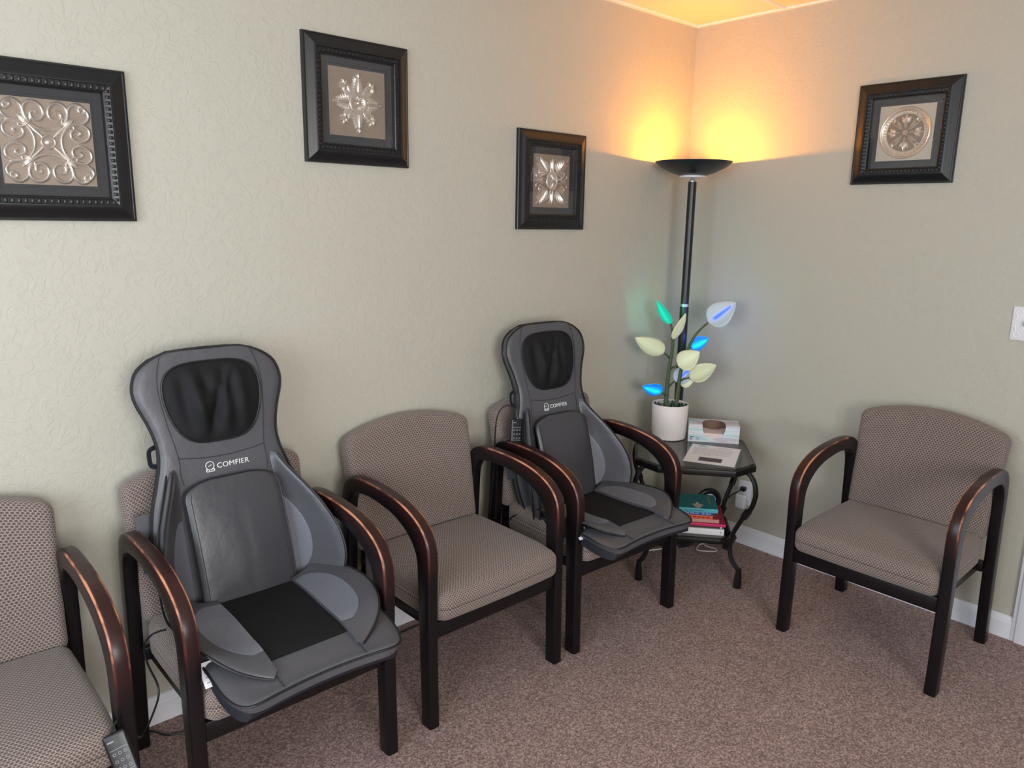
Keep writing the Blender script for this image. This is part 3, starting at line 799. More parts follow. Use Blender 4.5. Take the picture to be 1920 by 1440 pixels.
def relief_wheel(b, S):
    n = 60
    rings = [[Vector((r * S * cos(2 * PI * k / n), -y, r * S * sin(2 * PI * k / n))) for k in range(n)] for r, y in ((.95, 0), (.95, .003), (.93, .0048), (.90, .003), (.89, .003), (.87, .0048), (.84, .003), (.83, .0015), (.70, .0015))]
    b.loft(rings, cap=False)
    for k in range(44):
        a = 2 * PI * k / 44; dome(b, .040 * S, .0035, -.0012, (.77 * cos(a) * S, .77 * sin(a) * S), 8)
    ringt(b, .70 * S, .0014, -.001)
    for k in range(8):
        a = k * PI / 4 + PI / 2
        teardrop(b, .12 * cos(a) * S, .12 * sin(a) * S, a, .46 * S, .10 * S, .0075)
        if k % 2 == 0:
            for q in (-.62, 0, .62): teardrop(b, .34 * cos(a) * S, .34 * sin(a) * S, a + q, (.36 if q == 0 else .30) * S, .19 * S, .0055)
        else:
            for q in (-.22, .22):
                teardrop(b, .15 * cos(a + q * .6) * S, .15 * sin(a + q * .6) * S, a + q * .6, .54 * S, .08 * S, .0035)
                teardrop(b, .56 * cos(a) * S, .56 * sin(a) * S, a + q * 2.6, .18 * S, .11 * S, .0045)
    for k in range(8): teardrop(b, 0, 0, k * PI / 4 + .39, .15 * S, .075 * S, .005, -.003)
def picture(label, loc, rz, relief, plate_m, relief_m):
    global dent_mesh
    t = thing('framed_picture', label, 'picture', loc, rz, 'framed relief pictures')
    fr = None
    for k in range(4):
        b = MB(); frame_bar(b, FPROF, FS, k)
        o = b.build('frame_bar', M['frame'], t, ang=30)
        # dentil blocks along this bar
        n = 20; L = 2 * (FS - .0485)
        a = k * PI / 2
        for q in range(n):
            if dent_mesh is None:
                d0 = DENT.build('dentil', M['frame'], o, bevel=.0018); dent_mesh = d0.data
            else:
                d0 = bpy.data.objects.new('dentil', dent_mesh); COL.objects.link(d0); d0.parent = o
            s_ = -L / 2 + L * (q + .5) / n
            p = Vector((s_, -.0195, -(FS - .0485)))
            d0.matrix_local = Matrix.Rotation(-a, 4, 'Y') @ Matrix.Translation(p)
    hi = FS - .060
    boxobj('backing', (-FS + .02, -.004, -FS + .02), (FS - .02, -.001, FS - .02), M['mat_board'], t)
    # mat: outer board with stepped inner fillet
    for k in range(4):
        b = MB(); frame_bar(b, [(0, .0035), (0, .0066), (.022, .0066), (.0225, .0046), (.0305, .0060), (.031, .0035)], hi + .002, k); b.build('mat_board', M['mat_board'], t, smooth=False)
    S = hi - .0285
    boxobj('plate', (-S, -.0052, -S), (S, -.0035, S), plate_m, t)
    if relief is relief_wheel: MB().lathe([(.001, .0), (S * .86, .0), (S * .86, .0006), (.001, .0006)], 48).build('medallion_field', mat('bronzed_field', lin(138, 120, 104), .45, .3, noise=(30, .15)), t, M=Matrix.Translation((0, -.0052, 0)) @ Matrix.Rotation(PI / 2, 4, 'X'))
    b = MB(); relief(b, S * .98); b.build('relief', relief_m, t, M=Matrix.Translation((0, -.0052, 0)), ang=60)
    boxobj('glass', (-hi - .001, -.0170, -hi - .001), (hi + .001, -.0164, hi + .001), M['frame_glass'], t)
    return t
picture('black framed pewter scrollwork relief, leftmost picture on the left wall', (-2.55 - FS, 0, (1.908 + 1.525) / 2), 0, relief_scroll, M['plate'], M['pewter'])
picture('black framed pewter leafy rosette relief, highest picture above the empty chair', (-1.846, 0, 1.9055), 0, relief_rosette, M['plate'], M['pewter'])
picture('black framed relief with corner leaves and oval centre, nearest left of the lamp', (-.948, 0, 1.7005), 0, relief_oval, M['plate'], M['pewter'])
picture('black framed pale round medallion relief hanging alone on the right wall', (0, -1.0025, 1.9005), math.radians(-90), relief_wheel, M['cream_plate'], M['cream_relief'])

# ------------------------------------------------------------------ torchiere floor lamp
LX, LY = -.222, -.183
t = thing('floor_lamp', 'tall black torchiere floor lamp glowing orange in the corner', 'lamp', (LX, LY, 0))
MB().lathe([(.001, 0), (.128, 0), (.130, .006), (.126, .014), (.06, .022), (.03, .034), (.02, .05), (.001, .05)], 40).build('base', M['lamp_black'], t)
MB().lathe([(.001, .045), (.0205, .045), (.0205, 1.164), (.001, 1.164)], 20).build('pole', M['lamp_black'], t)
MB().lathe([(.001, 1.160), (.0218, 1.160), (.0218, 1.172), (.001, 1.172)], 20).build('joint_ring', M['chrome'], t)
MB().lathe([(.001, 1.170), (.0190, 1.170), (.0190, 1.726), (.001, 1.726)], 20).build('pole', M['lamp_black'], t)
MB().lathe([(.001, 1.722), (.016, 1.722), (.017, 1.730), (.010, 1.733), (.009, 1.742), (.013, 1.746), (.001, 1.748)], 20).build('neck', M['chrome'], t)
MB().lathe([(.001, 1.744), (.056, 1.744), (.059, 1.747), (.058, 1.752), (.001, 1.752)], 32).build('collar_disc', M['white_plastic'], t)
bw = [(.001, 1.752), (.058, 1.752), (.10, 1.766), (.14, 1.786), (.160, 1.800), (.172, 1.813), (.1705, 1.8145), (.158, 1.803), (.138, 1.790), (.098, 1.770), (.05, 1.757), (.001, 1.757)]
bo = MB().lathe(bw, 56).build('bowl', M['lamp_black'], t)
m_in = mat('bowl_reflector', lin(235, 225, 205), .5)
bo.data.materials.append(m_in)
for p in bo.data.polygons:
    if p.center.z > 0 and p.normal.z > .2: p.material_index = 1
D = Vector((1, .92, 0)).normalized(); Q = Vector((-D.y, D.x, 0))
bulb_m = mat('halogen_tube', (1, .6, .2, 1), .5, emit=(1, .37, .028, 1), es=1150)
b = MB(); b.tube([Vector((0, 0, 1.800)) - D * .045, Vector((0, 0, 1.800)) + D * .045], .006, 10); b.build('bulb', bulb_m, t)
for sg in (-1, 1):
    b = MB(); b.box((sg * .055, 0, 1.785), (.016, .030, .050)); b.build('bulb_holder', M['chrome'], t, bevel=.002, M=Matrix.Rotation(math.atan2(D.y, D.x), 4, 'Z'))
for a in (2.9, 3.05):
    b = MB(); b.tube([(.03 * cos(a), .03 * sin(a), 1.79), (.06 * cos(a), .06 * sin(a), 1.815), (.10 * cos(a), .10 * sin(a), 1.806)], .003, 6); b.build('guard_wire', M['chrome'], t)

# ------------------------------------------------------------------ glass side table
TU = Vector((.628, -.778, 0)).normalized(); TV = Vector((-TU.y, TU.x, 0)); TC = Vector((-.41, -.403, 0))
tab = thing('side_table', 'black wrought iron side table with two smoked glass shelves in the corner', 'table', TC, math.atan2(TU.y, TU.x))
def octa(hx, hy, c): return [(-hx + c, -hy), (hx - c, -hy), (hx, -hy + c), (hx, hy - c), (hx - c, hy), (-hx + c, hy), (-hx, hy - c), (-hx, -hy + c)]
def octa_frame(nm, hx, hy, c, wd, z0, z1):
    o, i = octa(hx, hy, c), octa(hx - wd, hy - wd, c - wd * .4)
    rings = [[Vector((*o[k], z0)), Vector((*o[k], z1)), Vector((*i[k], z1)), Vector((*i[k], z0))] for k in range(8)]
    b = MB(); b.loft(rings, close=True); b.build(nm, M['iron'], tab, bevel=.002)
octa_frame('top_frame', .253, .280, .095, .014, .522, .548)
b = MB(); b.prism(octa(.243, .270, .091), .549, .556); b.build('glass_top', M['table_glass'], tab, smooth=False)
octa_frame('shelf_frame', .190, .162, .055, .014, .172, .194)
b = MB(); b.prism(octa(.186, .158, .053), .1945, .2015); b.build('glass_shelf', M['table_glass'], tab, smooth=False)
LEG = [(.527, .0), (.515, .022), (.49, .043), (.455, .053), (.425, .053), (.375, .038), (.335, .010), (.285, -.018), (.24, -.040), (.205, -.048), (.174, -.052), (.135, -.046), (.108, -.032), (.090, -.012), (.082, .002)]
for sx in (-1, 1):
    for sy in (-1, 1):
        d = Vector((sx, sy, 0)).normalized(); F = Vector((sx * .211, sy * .205, 0))
        P = [F + d * o + Vector((0, 0, z)) for z, o in LEG]
        b = MB(); b.tube(cr(P, 5), .0105, 8); lg = b.build('leg', M['iron'], tab)
        b = MB(); b.tube([F + d * .003 + Vector((0, 0, .088)), F + d * .002 + Vector((0, 0, .06)), F + Vector((0, 0, .0))], lambda q: .011 + .008 * q, 6); b.build('foot', M['iron'], lg)
        for zz, oo in ((.345, .018), (.21, -.046)):
            b = MB(); b.tube([F + d * oo + Vector((0, 0, zz)) - d * .012 + Vector((0, 0, -.02)), F + d * oo + Vector((0, 0, zz)) + d * .008 + Vector((0, 0, .014))], .016, 6); b.build('clasp', M['iron'], lg, smooth=False)
        b = MB(); b.tube([F - d * .06 + Vector((0, 0, .168)), F - d * .06 + Vector((0, 0, .155))], .014, 10); b.build('shelf_foot', M['iron'], lg)
def T3(u, v, z): return TC + TU * u + TV * v + Vector((0, 0, z))
TROT = math.atan2(TU.y, TU.x)
TZ = .5562
# ------------------------------------------------------------------ light-up plant
PC = Vector((-.348, -.227, TZ))
plant = thing('artificial_plant', 'white potted artificial plant with glowing blue and pale green plastic leaves', 'plant', PC)
MB().lathe([(.001, 0), (.070, 0), (.077, .004), (.080, .03), (.084, .163), (.0825, .165), (.080, .163), (.077, .14), (.001, .14)], 40).build('pot', M['pot'], plant)
mb = MB(); rnd = random.Random(3)
for k in range(170):
    a, r = rnd.random() * 2 * PI, .076 * rnd.random() ** .5; z = .142 + .016 * rnd.random()
    c = Vector((r * cos(a), r * sin(a), z)); d = Vector((rnd.uniform(-1, 1), rnd.uniform(-1, 1), rnd.uniform(.1, 1))).normalized(); s_ = d.orthogonal().normalized(); n_ = d.cross(s_)
    L = rnd.uniform(.008, .016)
    i0 = len(mb.v)
    for p in (c, c + d * L * .5 + s_ * L * .4, c + d * L, c + d * L * .5 - s_ * L * .4, c + d * L * .45 + n_ * .004): mb.v.append(tuple(p))
    mb.f += [(i0, i0 + 1, i0 + 4), (i0 + 1, i0 + 2, i0 + 4), (i0 + 2, i0 + 3, i0 + 4), (i0 + 3, i0, i0 + 4), (i0, i0 + 3, i0 + 2, i0 + 1)]
mo = mb.build('filler_leaves', M['moss'], plant, smooth=False); mo['kind'] = 'stuff'
FH = Vector((FW.x, FW.y, 0)).normalized()
def pxray(px, py): return (FW + RT * ((px - 960) / 1421.163) - UP * ((py - 720) / 1421.163))
def plane_pt(zx, zy, dep=0):
    """point of the plant seen in the photo, on the upright plane through the pot, shifted dep metres back"""
    d = pxray(1160 + zx / 4.5, 540 + zy / 4.5); P0 = PC + FH * dep
    return CAM + d * ((P0 - CAM).dot(FH) / d.dot(FH)) - PC
def stem(pts, r0, r1):
    b = MB(); b.tube(cr([plane_pt(*p) for p in pts], 6), lambda q: r0 + (r1 - r0) * q, 8); return b.build('stem', M['stem'], plant)
stem([(398, 985, 0), (410, 830, 0), (425, 690, 0), (450, 540, 0), (458, 440, 0), (452, 360, .01), (437, 300, .015)], .0110, .0045)
stem([(485, 985, .0), (505, 830, 0), (525, 700, 0), (560, 580, -.01), (610, 460, -.02), (670, 370, -.02), (755, 292, -.02)], .0105, .0045)
for pts in ([(428, 592, 0), (405, 565, -.01), (380, 545, -.015)], [(430, 690, 0), (462, 668, -.02), (500, 655, -.03)], [(515, 785, 0), (550, 768, -.02), (595, 758, -.02)], [(425, 832, 0), (450, 805, .02), (472, 785, .03)], [(403, 915, 0), (385, 900, -.015), (362, 880, -.02)], [(590, 500, -.015), (600, 500, .0), (612, 505, .02)]): stem(pts, .0055, .0035)
def leaf_material(name, pale, glow, edge, e_glow, e_pale, mode):
    m, t, b = new_mat(name)
    b.inputs['Roughness'].default_value = .45; b.inputs['Base Color'].default_value = pale
    b.inputs['Subsurface Weight'].default_value = 0
    uv = t.add('ShaderNodeUVMap'); uv.uv_map = 'UVMap'; sp = t.add('ShaderNodeSeparateXYZ'); t.link(uv.outputs[0], sp.inputs[0])
    # the LED strip sits along the midrib: glow falls off across the leaf (v) and towards both ends (u)
    a = t.add('ShaderNodeMath', operation='ABSOLUTE'); t.link(sp.outputs[1], a.inputs[0])
    r = t.add('ShaderNodeMapRange'); r.interpolation_type = 'SMOOTHSTEP'; r.inputs['From Min'].default_value = .75 if mode == 'wide' else .42; r.inputs['From Max'].default_value = 0
    t.link(a.outputs[0], r.inputs['Value'])
    r2 = t.add('ShaderNodeMapRange'); r2.interpolation_type = 'SMOOTHSTEP'; r2.inputs['From Min'].default_value = .60 if mode == 'wide' else .46; r2.inputs['From Max'].default_value = .25
    c = t.add('ShaderNodeMath', operation='SUBTRACT'); c.inputs[1].default_value = .5; t.link(sp.outputs[0], c.inputs[0])
    c2 = t.add('ShaderNodeMath', operation='ABSOLUTE'); t.link(c.outputs[0], c2.inputs[0]); t.link(c2.outputs[0], r2.inputs['Value'])
    mu = t.add('ShaderNodeMath', operation='MULTIPLY'); t.link(r.outputs[0], mu.inputs[0]); t.link(r2.outputs[0], mu.inputs[1])
    mx = t.add('ShaderNodeMix', data_type='RGBA'); mx.inputs[6].default_value = edge; mx.inputs[7].default_value = glow; t.link(mu.outputs[0], mx.inputs[0])
    t.link(mx.outputs[2], b.inputs['Emission Color'])
    if mode == 'strip':
        mb_ = t.add('ShaderNodeMix', data_type='RGBA'); mb_.inputs[6].default_value = pale; mb_.inputs[7].default_value = lin(50, 90, 190); t.link(mu.outputs[0], mb_.inputs[0]); t.link(mb_.outputs[2], b.inputs['Base Color'])  # blue LED glow is also painted into the base colour along the midrib
    st = t.add('ShaderNodeMath', operation='MULTIPLY_ADD'); st.inputs[1].default_value = e_glow - e_pale; st.inputs[2].default_value = e_pale; t.link(mu.outputs[0], st.inputs[0])
    t.link(st.outputs[0], b.inputs['Emission Strength'])
    return m
LM = {'pale': leaf_material('pale_leaf', lin(214, 216, 178), lin(190, 230, 200), lin(214, 216, 178), .16, .03, 'wide'),
      'white': leaf_material('white_leaf_blue_glow', lin(176, 186, 192), lin(10, 80, 255), lin(190, 210, 240), 1.1, .10, 'strip'),
      'blue': leaf_material('blue_glow_leaf', lin(40, 120, 190), lin(0, 230, 255), lin(0, 125, 245), 1.05, .55, 'wide'),
      'green': leaf_material('cyan_glow_leaf', lin(30, 150, 130), lin(0, 225, 185), lin(0, 205, 165), .85, .55, 'wide')}
def leaf(base, tip, width, kind, turn=0, cup=.18, led=None):
    """heart-shaped leaf from base to tip (picture points), turned about its axis"""
    A, B = plane_pt(*base), plane_pt(*tip); ax = (B - A); L = ax.length; ax.normalize()
    side = ax.cross(FH).normalized(); nrm = side.cross(ax).normalized()
    ct, st_ = cos(turn), sin(turn); s2 = side * ct + nrm * st_; n2 = nrm * ct - side * st_
    nL, nW = 14, 8
    pt = lambda i, j: None
    b = MB(); b.uv = {}
    prof = lambda q: width / 2 * (max(0, sin(PI * min(1, q ** .72))) ** .75) * (1 - .12 * q)
    for face, off in ((1, .0016), (-1, -.0016)):
        for i in range(nL + 1):
            q = i / nL; ww = prof(q)
            for j in range(nW + 1):
                v = -1 + 2 * j / nW
                P = A + ax * (L * q) + s2 * (v * ww) + n2 * (cup * ww * v * v - .06 * L * sin(PI * q) + off)
                b.v.append(tuple(P))
    W = nW + 1; K = (nL + 1) * W
    for i in range(nL):
        for j in range(nW):
            qd = (i * W + j, (i + 1) * W + j, (i + 1) * W + j + 1, i * W + j + 1)
            uv = [((k // W) / nL, -1 + 2 * (k % W) / nW) for k in qd]
            b.uv[len(b.f)] = uv; b.f.append(qd)
            b.uv[len(b.f)] = uv[::-1]; b.f.append(tuple(K + k for k in qd[::-1]))
    for i in range(nL):
        for j in (0, nW):
            b.f.append((i * W + j, (i + 1) * W + j, K + (i + 1) * W + j, K + i * W + j))
    lf = b.build('leaf', LM[kind], plant, recalc=False, ang=180)
    if led:   # LED strip on the far face of the leaf
        far = n2 if n2.dot(FH) > 0 else -n2
        bb = MB(); bb.tube([A + ax * (L * q) + far * .012 - n2 * (.06 * L * sin(PI * q)) for q in (.25, .5, .75)], .003, 6); bb.build('led_strip', led, lf)
    return lf
LED_G = mat('green_led', (0, .5, .3, 1), .5, emit=(.0, .9, .5, 1), es=70); LED_B = mat('blue_led', (0, .2, .8, 1), .5, emit=(.12, .2, 1, 1), es=45)
leaf((437, 308, .015), (322, 105, .03), .058, 'green', .8, led=LED_G)
leaf((458, 432, -.005), (568, 212, -.02), .058, 'pale', -.6)
leaf((757, 292, -.02), (989, 122, -.03), .118, 'white', .1, led=LED_B)
leaf((384, 548, -.015), (137, 418, -.02), .096, 'pale', .3)
leaf((600, 505, .02), (762, 424, .03), .090, 'blue', -.5, led=LED_B)
leaf((500, 658, -.03), (684, 538, -.05), .100, 'pale', .2)
leaf((600, 760, -.02), (824, 648, -.03), .100, 'pale', -.25)
leaf((474, 788, .03), (640, 650, .03), .085, 'white', .2)
leaf((520, 815, .035), (640, 770, .03), .050, 'pale', .3)
leaf((366, 882, -.02), (200, 828, -.03), .084, 'blue', .6)

# ------------------------------------------------------------------ things on the table
# tissue box: open top running down the front
def tissue_material():
    m, t, b = new_mat('watercolour_print')
    tc = t.add('ShaderNodeTexCoord'); mp = t.add('ShaderNodeMapping'); mp.inputs['Scale'].default_value = (1.2, 5, 14); t.link(tc.outputs['Object'], mp.inputs[0])
    n = t.add('ShaderNodeTexNoise'); n.inputs['Scale'].default_value = 3.2; n.inputs['Detail'].default_value = 4; n.inputs['Distortion'].default_value = .6; t.link(mp.outputs[0], n.inputs['Vector'])
    r = t.add('ShaderNodeValToRGB'); e = r.color_ramp.elements
    e[0].position = .25; e[0].color = lin(140, 176, 180); e[1].position = .78; e[1].color = lin(210, 222, 232)
    for p, c in ((.40, (176, 206, 204)), (.50, (214, 224, 228)), (.58, (206, 184, 190)), (.66, (180, 200, 220))): x = r.color_ramp.elements.new(p); x.color = lin(*c)
    t.link(n.outputs['Fac'], r.inputs['Fac']); t.link(r.outputs[0], b.inputs['Base Color']); b.inputs['Roughness'].default_value = .45
    return m
bx_m = tissue_material(); card = mat('brown_cardboard', lin(120, 92, 78), .8)
TBW, TBD, TBH = .228, .112, .082
tb = thing('tissue_box', 'pastel watercolour tissue box with an open oval mouth on the glass table', 'tissue box', T3(.105, .162, TZ), TROT - .05)
hw, hd = TBW / 2, TBD / 2
def notch(n, wd, dp, p): return [(wd * cos(PI * k / n), dp * max(0, sin(PI * k / n)) ** p) for k in range(n + 1)]
b = MB()
top_poly = [Vector((-hw, -hd, TBH)), Vector((-hw, hd, TBH)), Vector((hw, hd, TBH)), Vector((hw, -hd, TBH))] + [Vector((x, -hd + d, TBH)) for x, d in notch(18, .052, .098, .5)]
i0 = len(b.v); b.v += [tuple(p) for p in top_poly]; b.f.append(tuple(range(i0, i0 + len(top_poly))))
fr_poly = [Vector((hw, -hd, TBH)), Vector((hw, -hd, 0)), Vector((-hw, -hd, 0)), Vector((-hw, -hd, TBH))] + [Vector((-x, -hd, TBH - d)) for x, d in notch(18, .052, .064, .8)]
i0 = len(b.v); b.v += [tuple(p) for p in fr_poly]; b.f.append(tuple(range(i0, i0 + len(fr_poly))))
for q in ([(-hw, -hd, 0), (-hw, hd, 0), (-hw, hd, TBH), (-hw, -hd, TBH)], [(hw, hd, 0), (hw, -hd, 0), (hw, -hd, TBH), (hw, hd, TBH)], [(-hw, hd, 0), (hw, hd, 0), (hw, hd, TBH), (-hw, hd, TBH)], [(-hw, -hd, 0), (hw, -hd, 0), (hw, hd, 0), (-hw, hd, 0)]):
    i0 = len(b.v); b.v += q; b.f.append((i0, i0 + 1, i0 + 2, i0 + 3))
carton = b.build('carton', bx_m, tb, smooth=False, recalc=False)
b = MB(); e = .0015
for q in ([(-hw + e, hd - e, .002), (hw - e, hd - e, .002), (hw - e, hd - e, TBH - e), (-hw + e, hd - e, TBH - e)], [(-hw + e, -hd + e, .002), (-hw + e, hd - e, .002), (-hw + e, hd - e, TBH - e), (-hw + e, -hd + e, TBH - e)], [(hw - e, -hd + e, .002), (hw - e, hd - e, .002), (hw - e, hd - e, TBH - e), (hw - e, -hd + e, TBH - e)]):
    i0 = len(b.v); b.v += q; b.f.append((i0, i0 + 1, i0 + 2, i0 + 3))
b.build('carton_lining', card, tb, smooth=False)
b = MB(); b.shell(lambda a, c: Vector(((2 * a - 1) * (hw - .006), -hd + .004 + (TBD - .012) * c, .040 + .006 * sin(a * 9) * c)), 16, 10, lambda a, c: .002, lambda a, c: .036)
b.build('tissue', mat('pale_pink_tissue', lin(228, 206, 202), .9), tb)
b = MB()
for k in range(2): b.tube([(-.096 + .009 * cos(a) * (1 - .3 * k), -hd - .0006, .016 + .007 * sin(a) * (1 - .3 * k)) for a in [.5 + PI * 1.4 * j / 12 for j in range(13)]], .0010, 5)
for k in range(3): b.box((-.072 + .004 * (k % 2), -hd - .0004, .019 - .004 * k), (.016, .0006, .0016))
b.build('printed_mark', M['blue_print'], tb, smooth=False)
# laminated sheet
pc = [T3(-.001, .064, TZ), T3(.213, .015, TZ), T3(.164, -.252, TZ), T3(-.053, -.197, TZ)]
cen = sum(pc, Vector()) / 4
px_ = (pc[1] - pc[0]); pang = math.atan2(px_.y, px_.x)
sheet = thing('laminated_notice', 'white laminated printed sheet lying at the front of the glass table', 'paper', cen, pang)
boxobj('laminate', (-.110, -.141, .0002), (.110, .141, .0009), glass_material('laminate_film', (.96, .96, .97, 1), .06), sheet)
boxobj('sheet', (-.106, -.137, .0010), (.106, .137, .0014), M['paper'], sheet)
b = MB(); rnd = random.Random(5)
for k in range(9):
    y = .085 - .0125 * k; x = -.088
    while x < .07:
        L = rnd.uniform(.006, .02); 
        if k < 8 or x < -.02: b.box((x + L / 2, y, .00155), (L, .0026, .0002))
        x += L + .003
b.build('printed_lines', M['grey_print'], sheet, smooth=False)
b = MB(); b.tube([(-.075, .118, .0015), (-.06, .124, .0015), (-.045, .118, .0015)], .0012, 4); b.box((-.055, .112, .0016), (.05, .003, .0002)); b.box((.04, .112, .0016), (.06, .003, .0002)); b.build('letterhead', M['blue_print'], sheet, smooth=False)
boxobj('printed_photo', (-.048, -.105, .0014), (.048, -.050, .0017), M['dark_print'], sheet)
# books on the lower shelf
BOOKS = [  # z0, z1, right end u, length, depth, front v, cover rgb, spine rgb, page visible, label
    (.2022, .2300, .150, .275, .215, -.130, (226, 224, 226), (232, 230, 232), 'thick white-spined book at the bottom of the stack on the lower shelf'),
    (.2302, .2395, .145, .26, .20, -.122, (58, 46, 44), (64, 50, 46), 'thin dark brown book lying second from the bottom of the stack'),
    (.2397, .2515, .157, .27, .235, -.124, (168, 30, 66), (214, 44, 108), 'large magenta book with a pink spine in the middle of the stack'),
    (.2517, .2700, .127, .235, .17, -.118, (176, 60, 62), (196, 84, 84), 'worn red paperback lying on the large magenta book'),
    (.2702, .2850, .100, .215, .165, -.116, (214, 84, 40), (226, 96, 50), 'orange book lying under the blue book in the stack'),
    (.2852, .3010, .104, .22, .165, -.117, (28, 74, 140), (30, 80, 150), 'blue book with white spine lettering under the teal book'),
    (.3012, .3190, .119, .235, .18, -.124, (28, 128, 132), (84, 178, 196), 'teal hardback with pale drawing, topmost of the book stack')]
pages = mat('book_pages', lin(216, 204, 186), .9)
for k, (z0, z1, ur, L, dp, v0, cc, sc_, lab) in enumerate(BOOKS):
    bk = thing('book', lab, 'book', T3(ur - L / 2, v0 + dp / 2, z0), TROT + [0, .01, -.01, .015, -.01, .005, 0][k], 'books stacked on the lower shelf')
    cm = mat('book_cover_%d' % k, lin(*cc), .4); smt = mat('book_spine_%d' % k, lin(*sc_), .4, noise=(60, .25 if k == 3 else .05))
    hgt = z1 - z0; th = .0018; hx, hy = L / 2, dp / 2
    boxobj('cover', (-hx, -hy, 0), (hx, hy, th), cm, bk); boxobj('cover', (-hx, -hy, hgt - th), (hx, hy, hgt), cm, bk)
    boxobj('spine', (-hx, -hy - .001, 0), (hx, -hy + .002, hgt), smt, bk, .0008)
    boxobj('pages', (-hx + .003, -hy + .003, th), (hx - .003, hy - .003, hgt - th), pages, bk)
    SM = lambda x, z: Matrix.Translation((x, -hy - .0012, z)) @ Matrix.Rotation(PI / 2, 4, 'X')
    if k == 6:
        text_mesh('Are You My Mother?', .0135, 'spine_lettering', M['black_plastic'], bk, SM(hx - .175, hgt * .30), .0002)
        bmk = mat('pale_drawing', lin(214, 196, 178), .6)
        b = MB(); b.prism([(hx - .085 + .020 * (1 + .35 * sin(5 * a)) * cos(a), -.050 + .030 * (1 + .3 * cos(4 * a)) * sin(a)) for a in [2 * PI * q / 40 for q in range(40)]], hgt, hgt + .0004); b.build('cover_drawing', bmk, bk, smooth=False)
        b = MB(); b.box((hx - .030, .02, hgt + .0002), (.006, .09, .0004)); b.build('cover_lettering', mat('gold_print', lin(150, 150, 80), .5), bk, smooth=False)
    elif k == 5: text_mesh('THE CAT IN THE HAT   Dr. Seuss', .0105, 'spine_lettering', M['paper'], bk, SM(hx - .165, hgt * .30), .0002)
    elif k == 4:
        b = MB()
        for q in range(7): b.box((hx - .02 - .02 * q, -hy - .0012, hgt * .5), (.012, .0006, hgt * .4))
        b.build('spine_print', mat('dark_red_print', lin(150, 40, 30), .5), bk, smooth=False)
    elif k == 3:
        b = MB()
        for q in range(6): b.box((0, -hy - .0012, .003 + .0024 * q), (L - .006, .0006, .0009))
        b.build('spine_print', pages, bk, smooth=False)
    elif k == 2:
        boxobj('cover_picture', (-.03, -hy + .03, hgt), (hx - .03, hy - .02, hgt + .0004), mat('cover_picture_print', lin(168, 96, 70), .5, noise=(70, .6)), bk)
    elif k == 1: boxobj('spine_print', (hx - .012, -hy - .0016, .001), (hx - .006, -hy - .001, hgt - .001), M['paper'], bk)
    elif k == 0:
        b = MB(); b.box((hx - .014, -hy - .0013, hgt * .5), (.004, .0006, .010)); b.box((-.02, -hy - .0013, hgt * .5), (.004, .0006, .008)); b.build('spine_print', M['grey_print'], bk, smooth=False)
# round black object behind the books
rg = thing('round_black_holder', 'round black ring with a pale centre standing behind the stacked books', 'ring', T3(.104, .128, .2022), TROT + .35)
b = MB(); b.tube([(.050 * cos(a), 0, .062 + .050 * sin(a)) for a in [2 * PI * k / 40 for k in range(40)]], .012, 10, closed=True, sx=1, sy=1.2); b.build('ring', M['black_plastic'], rg)
MB().lathe([(.001, -.004), (.041, -.004), (.041, .002), (.03, .006), (.001, .007)], 32).build('disc', mat('pale_blue_disc', lin(196, 212, 232), .3), rg, M=Matrix.Translation((0, 0, .062)) @ Matrix.Rotation(PI / 2, 4, 'X'))

# ------------------------------------------------------------------ outlet, charger, plug, switch
ol = thing('wall_outlet', 'white wall outlet plate behind the right side of the glass table', 'outlet', (0, -.450, .262), math.radians(-90))
boxobj('plate', (-.037, -.006, -.060), (.037, -.0002, .060), M['white_plastic'], ol, .002)
for z in (.022, -.022): boxobj('socket', (-.016, -.0075, z - .014), (.016, -.005, z + .014), M['white_plastic'], ol, .002)
ad = thing('power_adapter', 'bulky white power adapter plugged into the lower outlet socket', 'adapter', (-.0065, -.447, .222), math.radians(-90))
b = MB(); b.rbox((.026, .018, .036), .008, (3, 3, 3)); b.uv = None; b.build('housing', M['white_plastic'], ad, M=Matrix.Translation((0, -.018, 0)))
boxobj('prong_plate', (-.014, -.002, -.012), (.014, .0, .012), M['white_plastic'], ad)
pl = thing('power_plug', 'black plug with cable in the upper outlet socket', 'plug', (-.0078, -.450, .284), math.radians(-90))
boxobj('plug_body', (-.012, -.026, -.010), (.012, 0, .010), M['black_plastic'], pl, .003)
boxobj('strain_relief', (-.005, -.042, -.005), (.005, -.024, .005), M['black_plastic'], pl, .002)
b = MB(); b.tube(cr([(.0, -.040, 0), (-.010, -.052, -.010), (-.045, -.050, -.040), (-.085, -.040, -.095), (-.105, -.034, -.16), (-.115, -.040, -.25), (-.14, -.06, -.2805)], 6), .0028, 6); b.build('cable', M['black_plastic'], pl)
sw = thing('switch_plate', 'white embossed switch plate cut off by the right edge of the photo', 'switch', (0, -1.503, 1.2055), math.radians(-90))
boxobj('plate', (-.045, -.006, -.0615), (.045, -.0002, .0615), M['white_plastic'], sw, .0025)
b = MB()
for sx in (-1, 1):
    for sz in (-1, 1):
        b.tube(cr([Vector((sx * x, -.0062, sz * z)) for x, z in ((.036, .008), (.030, .022), (.035, .040), (.026, .052), (.016, .046), (.020, .036), (.028, .038))], 5), .0022, 6)
b.tube([(.014 * cos(a), -.0062, .022 * sin(a)) for a in [2 * PI * k / 28 for k in range(28)]], .0022, 6, closed=True); b.build('embossed_scroll', M['white_plastic'], sw)
boxobj('toggle', (-.005, -.018, -.008), (.005, -.006, .010), mat('grey_toggle', lin(150, 146, 150), .4), sw, .002)
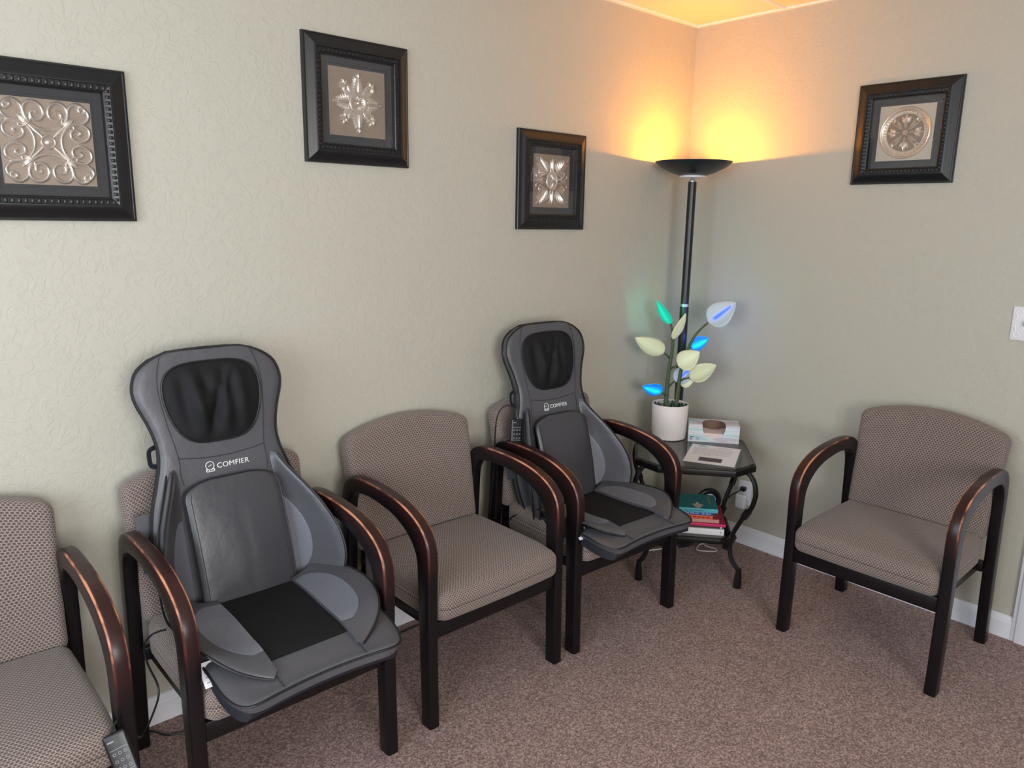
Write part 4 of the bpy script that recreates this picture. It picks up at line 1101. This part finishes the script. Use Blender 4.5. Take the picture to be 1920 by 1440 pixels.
# white cable on the carpet under the table
b = MB(); b.tube(cr([(-.47, -.20, .003), (-.38, -.24, .003), (-.292, -.286, .003), (-.198, -.292, .003), (-.162, -.322, .003), (-.175, -.368, .003), (-.172, -.418, .004), (-.198, -.428, .003), (-.247, -.371, .003), (-.227, -.349, .004), (-.179, -.341, .006), (-.125, -.362, .003)], 6), .0028, 6)
tag(b.build('charging_cable', M['white_plastic']), 'thin white cable looping on the carpet below the glass table', 'cable')

# ------------------------------------------------------------------ remotes of the massage cushions
def remote(label, Mw, cord, group='massage cushion remotes'):
    t = thing('remote_control', label, 'remote', (0, 0, 0), 0, group)
    b = MB(); b.rbox((.0235, .0075, .062), .006, (3, 2, 5)); b.uv = None; b.build('housing', M['black_plastic'], t, M=Mw)
    pr = mat('remote_print', lin(150, 152, 160), .5) if 'remote_print' not in bpy.data.materials else bpy.data.materials['remote_print']
    b = MB()
    for q in range(3):
        for x in (-.011, 0, .011):
            b.tube([(x + .0030 * cos(a), -.0078, .018 - .016 * q + .0030 * sin(a)) for a in [2 * PI * k / 10 for k in range(10)]], .0006, 4, closed=True)
    b.tube([(.012 * cos(a), -.0078, -.040 + .012 * sin(a)) for a in [2 * PI * k / 20 for k in range(20)]], .0008, 4, closed=True)
    b.box((0, -.0078, .028), (.034, .0006, .0009)); b.box((0, -.0078, -.022), (.034, .0006, .0009))
    b.build('button_print', pr, t, M=Mw)
    b = MB(); b.tube([(-.016, -.0078, .046), (-.004, -.0078, .046)], .0016, 5); b.build('brand_print', pr, t, M=Mw)
    b = MB(); b.tube(cr(cord, 6), .0028, 6); b.build('cord', M['black_plastic'], t)
    return t
def seen(px, py, y):
    d = pxray(px, py); return CAM + d * ((y - CAM.y) / d.y)
rp = seen(231, 1424, -.655)
remote('black remote hanging on its cord between the leftmost chair and the nearer massage cushion', Matrix.Translation(rp) @ Matrix.Rotation(math.radians(-12), 4, 'Z') @ Matrix.Rotation(math.radians(-14), 4, 'Y') @ Matrix.Rotation(math.radians(-22), 4, 'X'),
       [rp + Vector((-.016, .022, .056)), seen(219, 1352, -.62), seen(236, 1345, -.58), seen(262, 1383, -.50), seen(290, 1330, -.42), seen(297, 1290, -.38), seen(277, 1245, -.36), seen(270, 1212, -.36), seen(285, 1190, -.37), seen(312, 1180, -.38)])
remote('black remote tucked into the left side of the farther massage cushion', Matrix.Translation((-1.300, -.200, .735)) @ Matrix.Rotation(math.radians(-20), 4, 'Z') @ Matrix.Rotation(math.radians(6), 4, 'Y') @ Matrix.Rotation(math.radians(-10), 4, 'X'),
       [(-1.296, -.205, .795), (-1.300, -.190, .835), (-1.33, -.165, .845), (-1.362, -.155, .79), (-1.368, -.150, .60), (-1.372, -.13, .35), (-1.34, -.12, .30), (-1.31, -.20, .40), (-1.28, -.30, .452), (-1.24, -.36, .456)])
b = MB(); b.tube(cr([(-2.80, -.025, .003), (-2.66, -.03, .003), (-2.60, -.10, .003), (-2.45, -.13, .003), (-2.22, -.06, .003), (-2.13, -.026, .003), (-2.05, -.05, .003), (-1.98, -.026, .003), (-1.88, -.06, .003), (-1.75, -.06, .003), (-1.5, -.05, .003), (-1.40, -.026, .003)], 6), .003, 6)
tag(b.build('trailing_cable', M['black_plastic']), 'black power cord running on the carpet behind the row of chairs', 'cable')
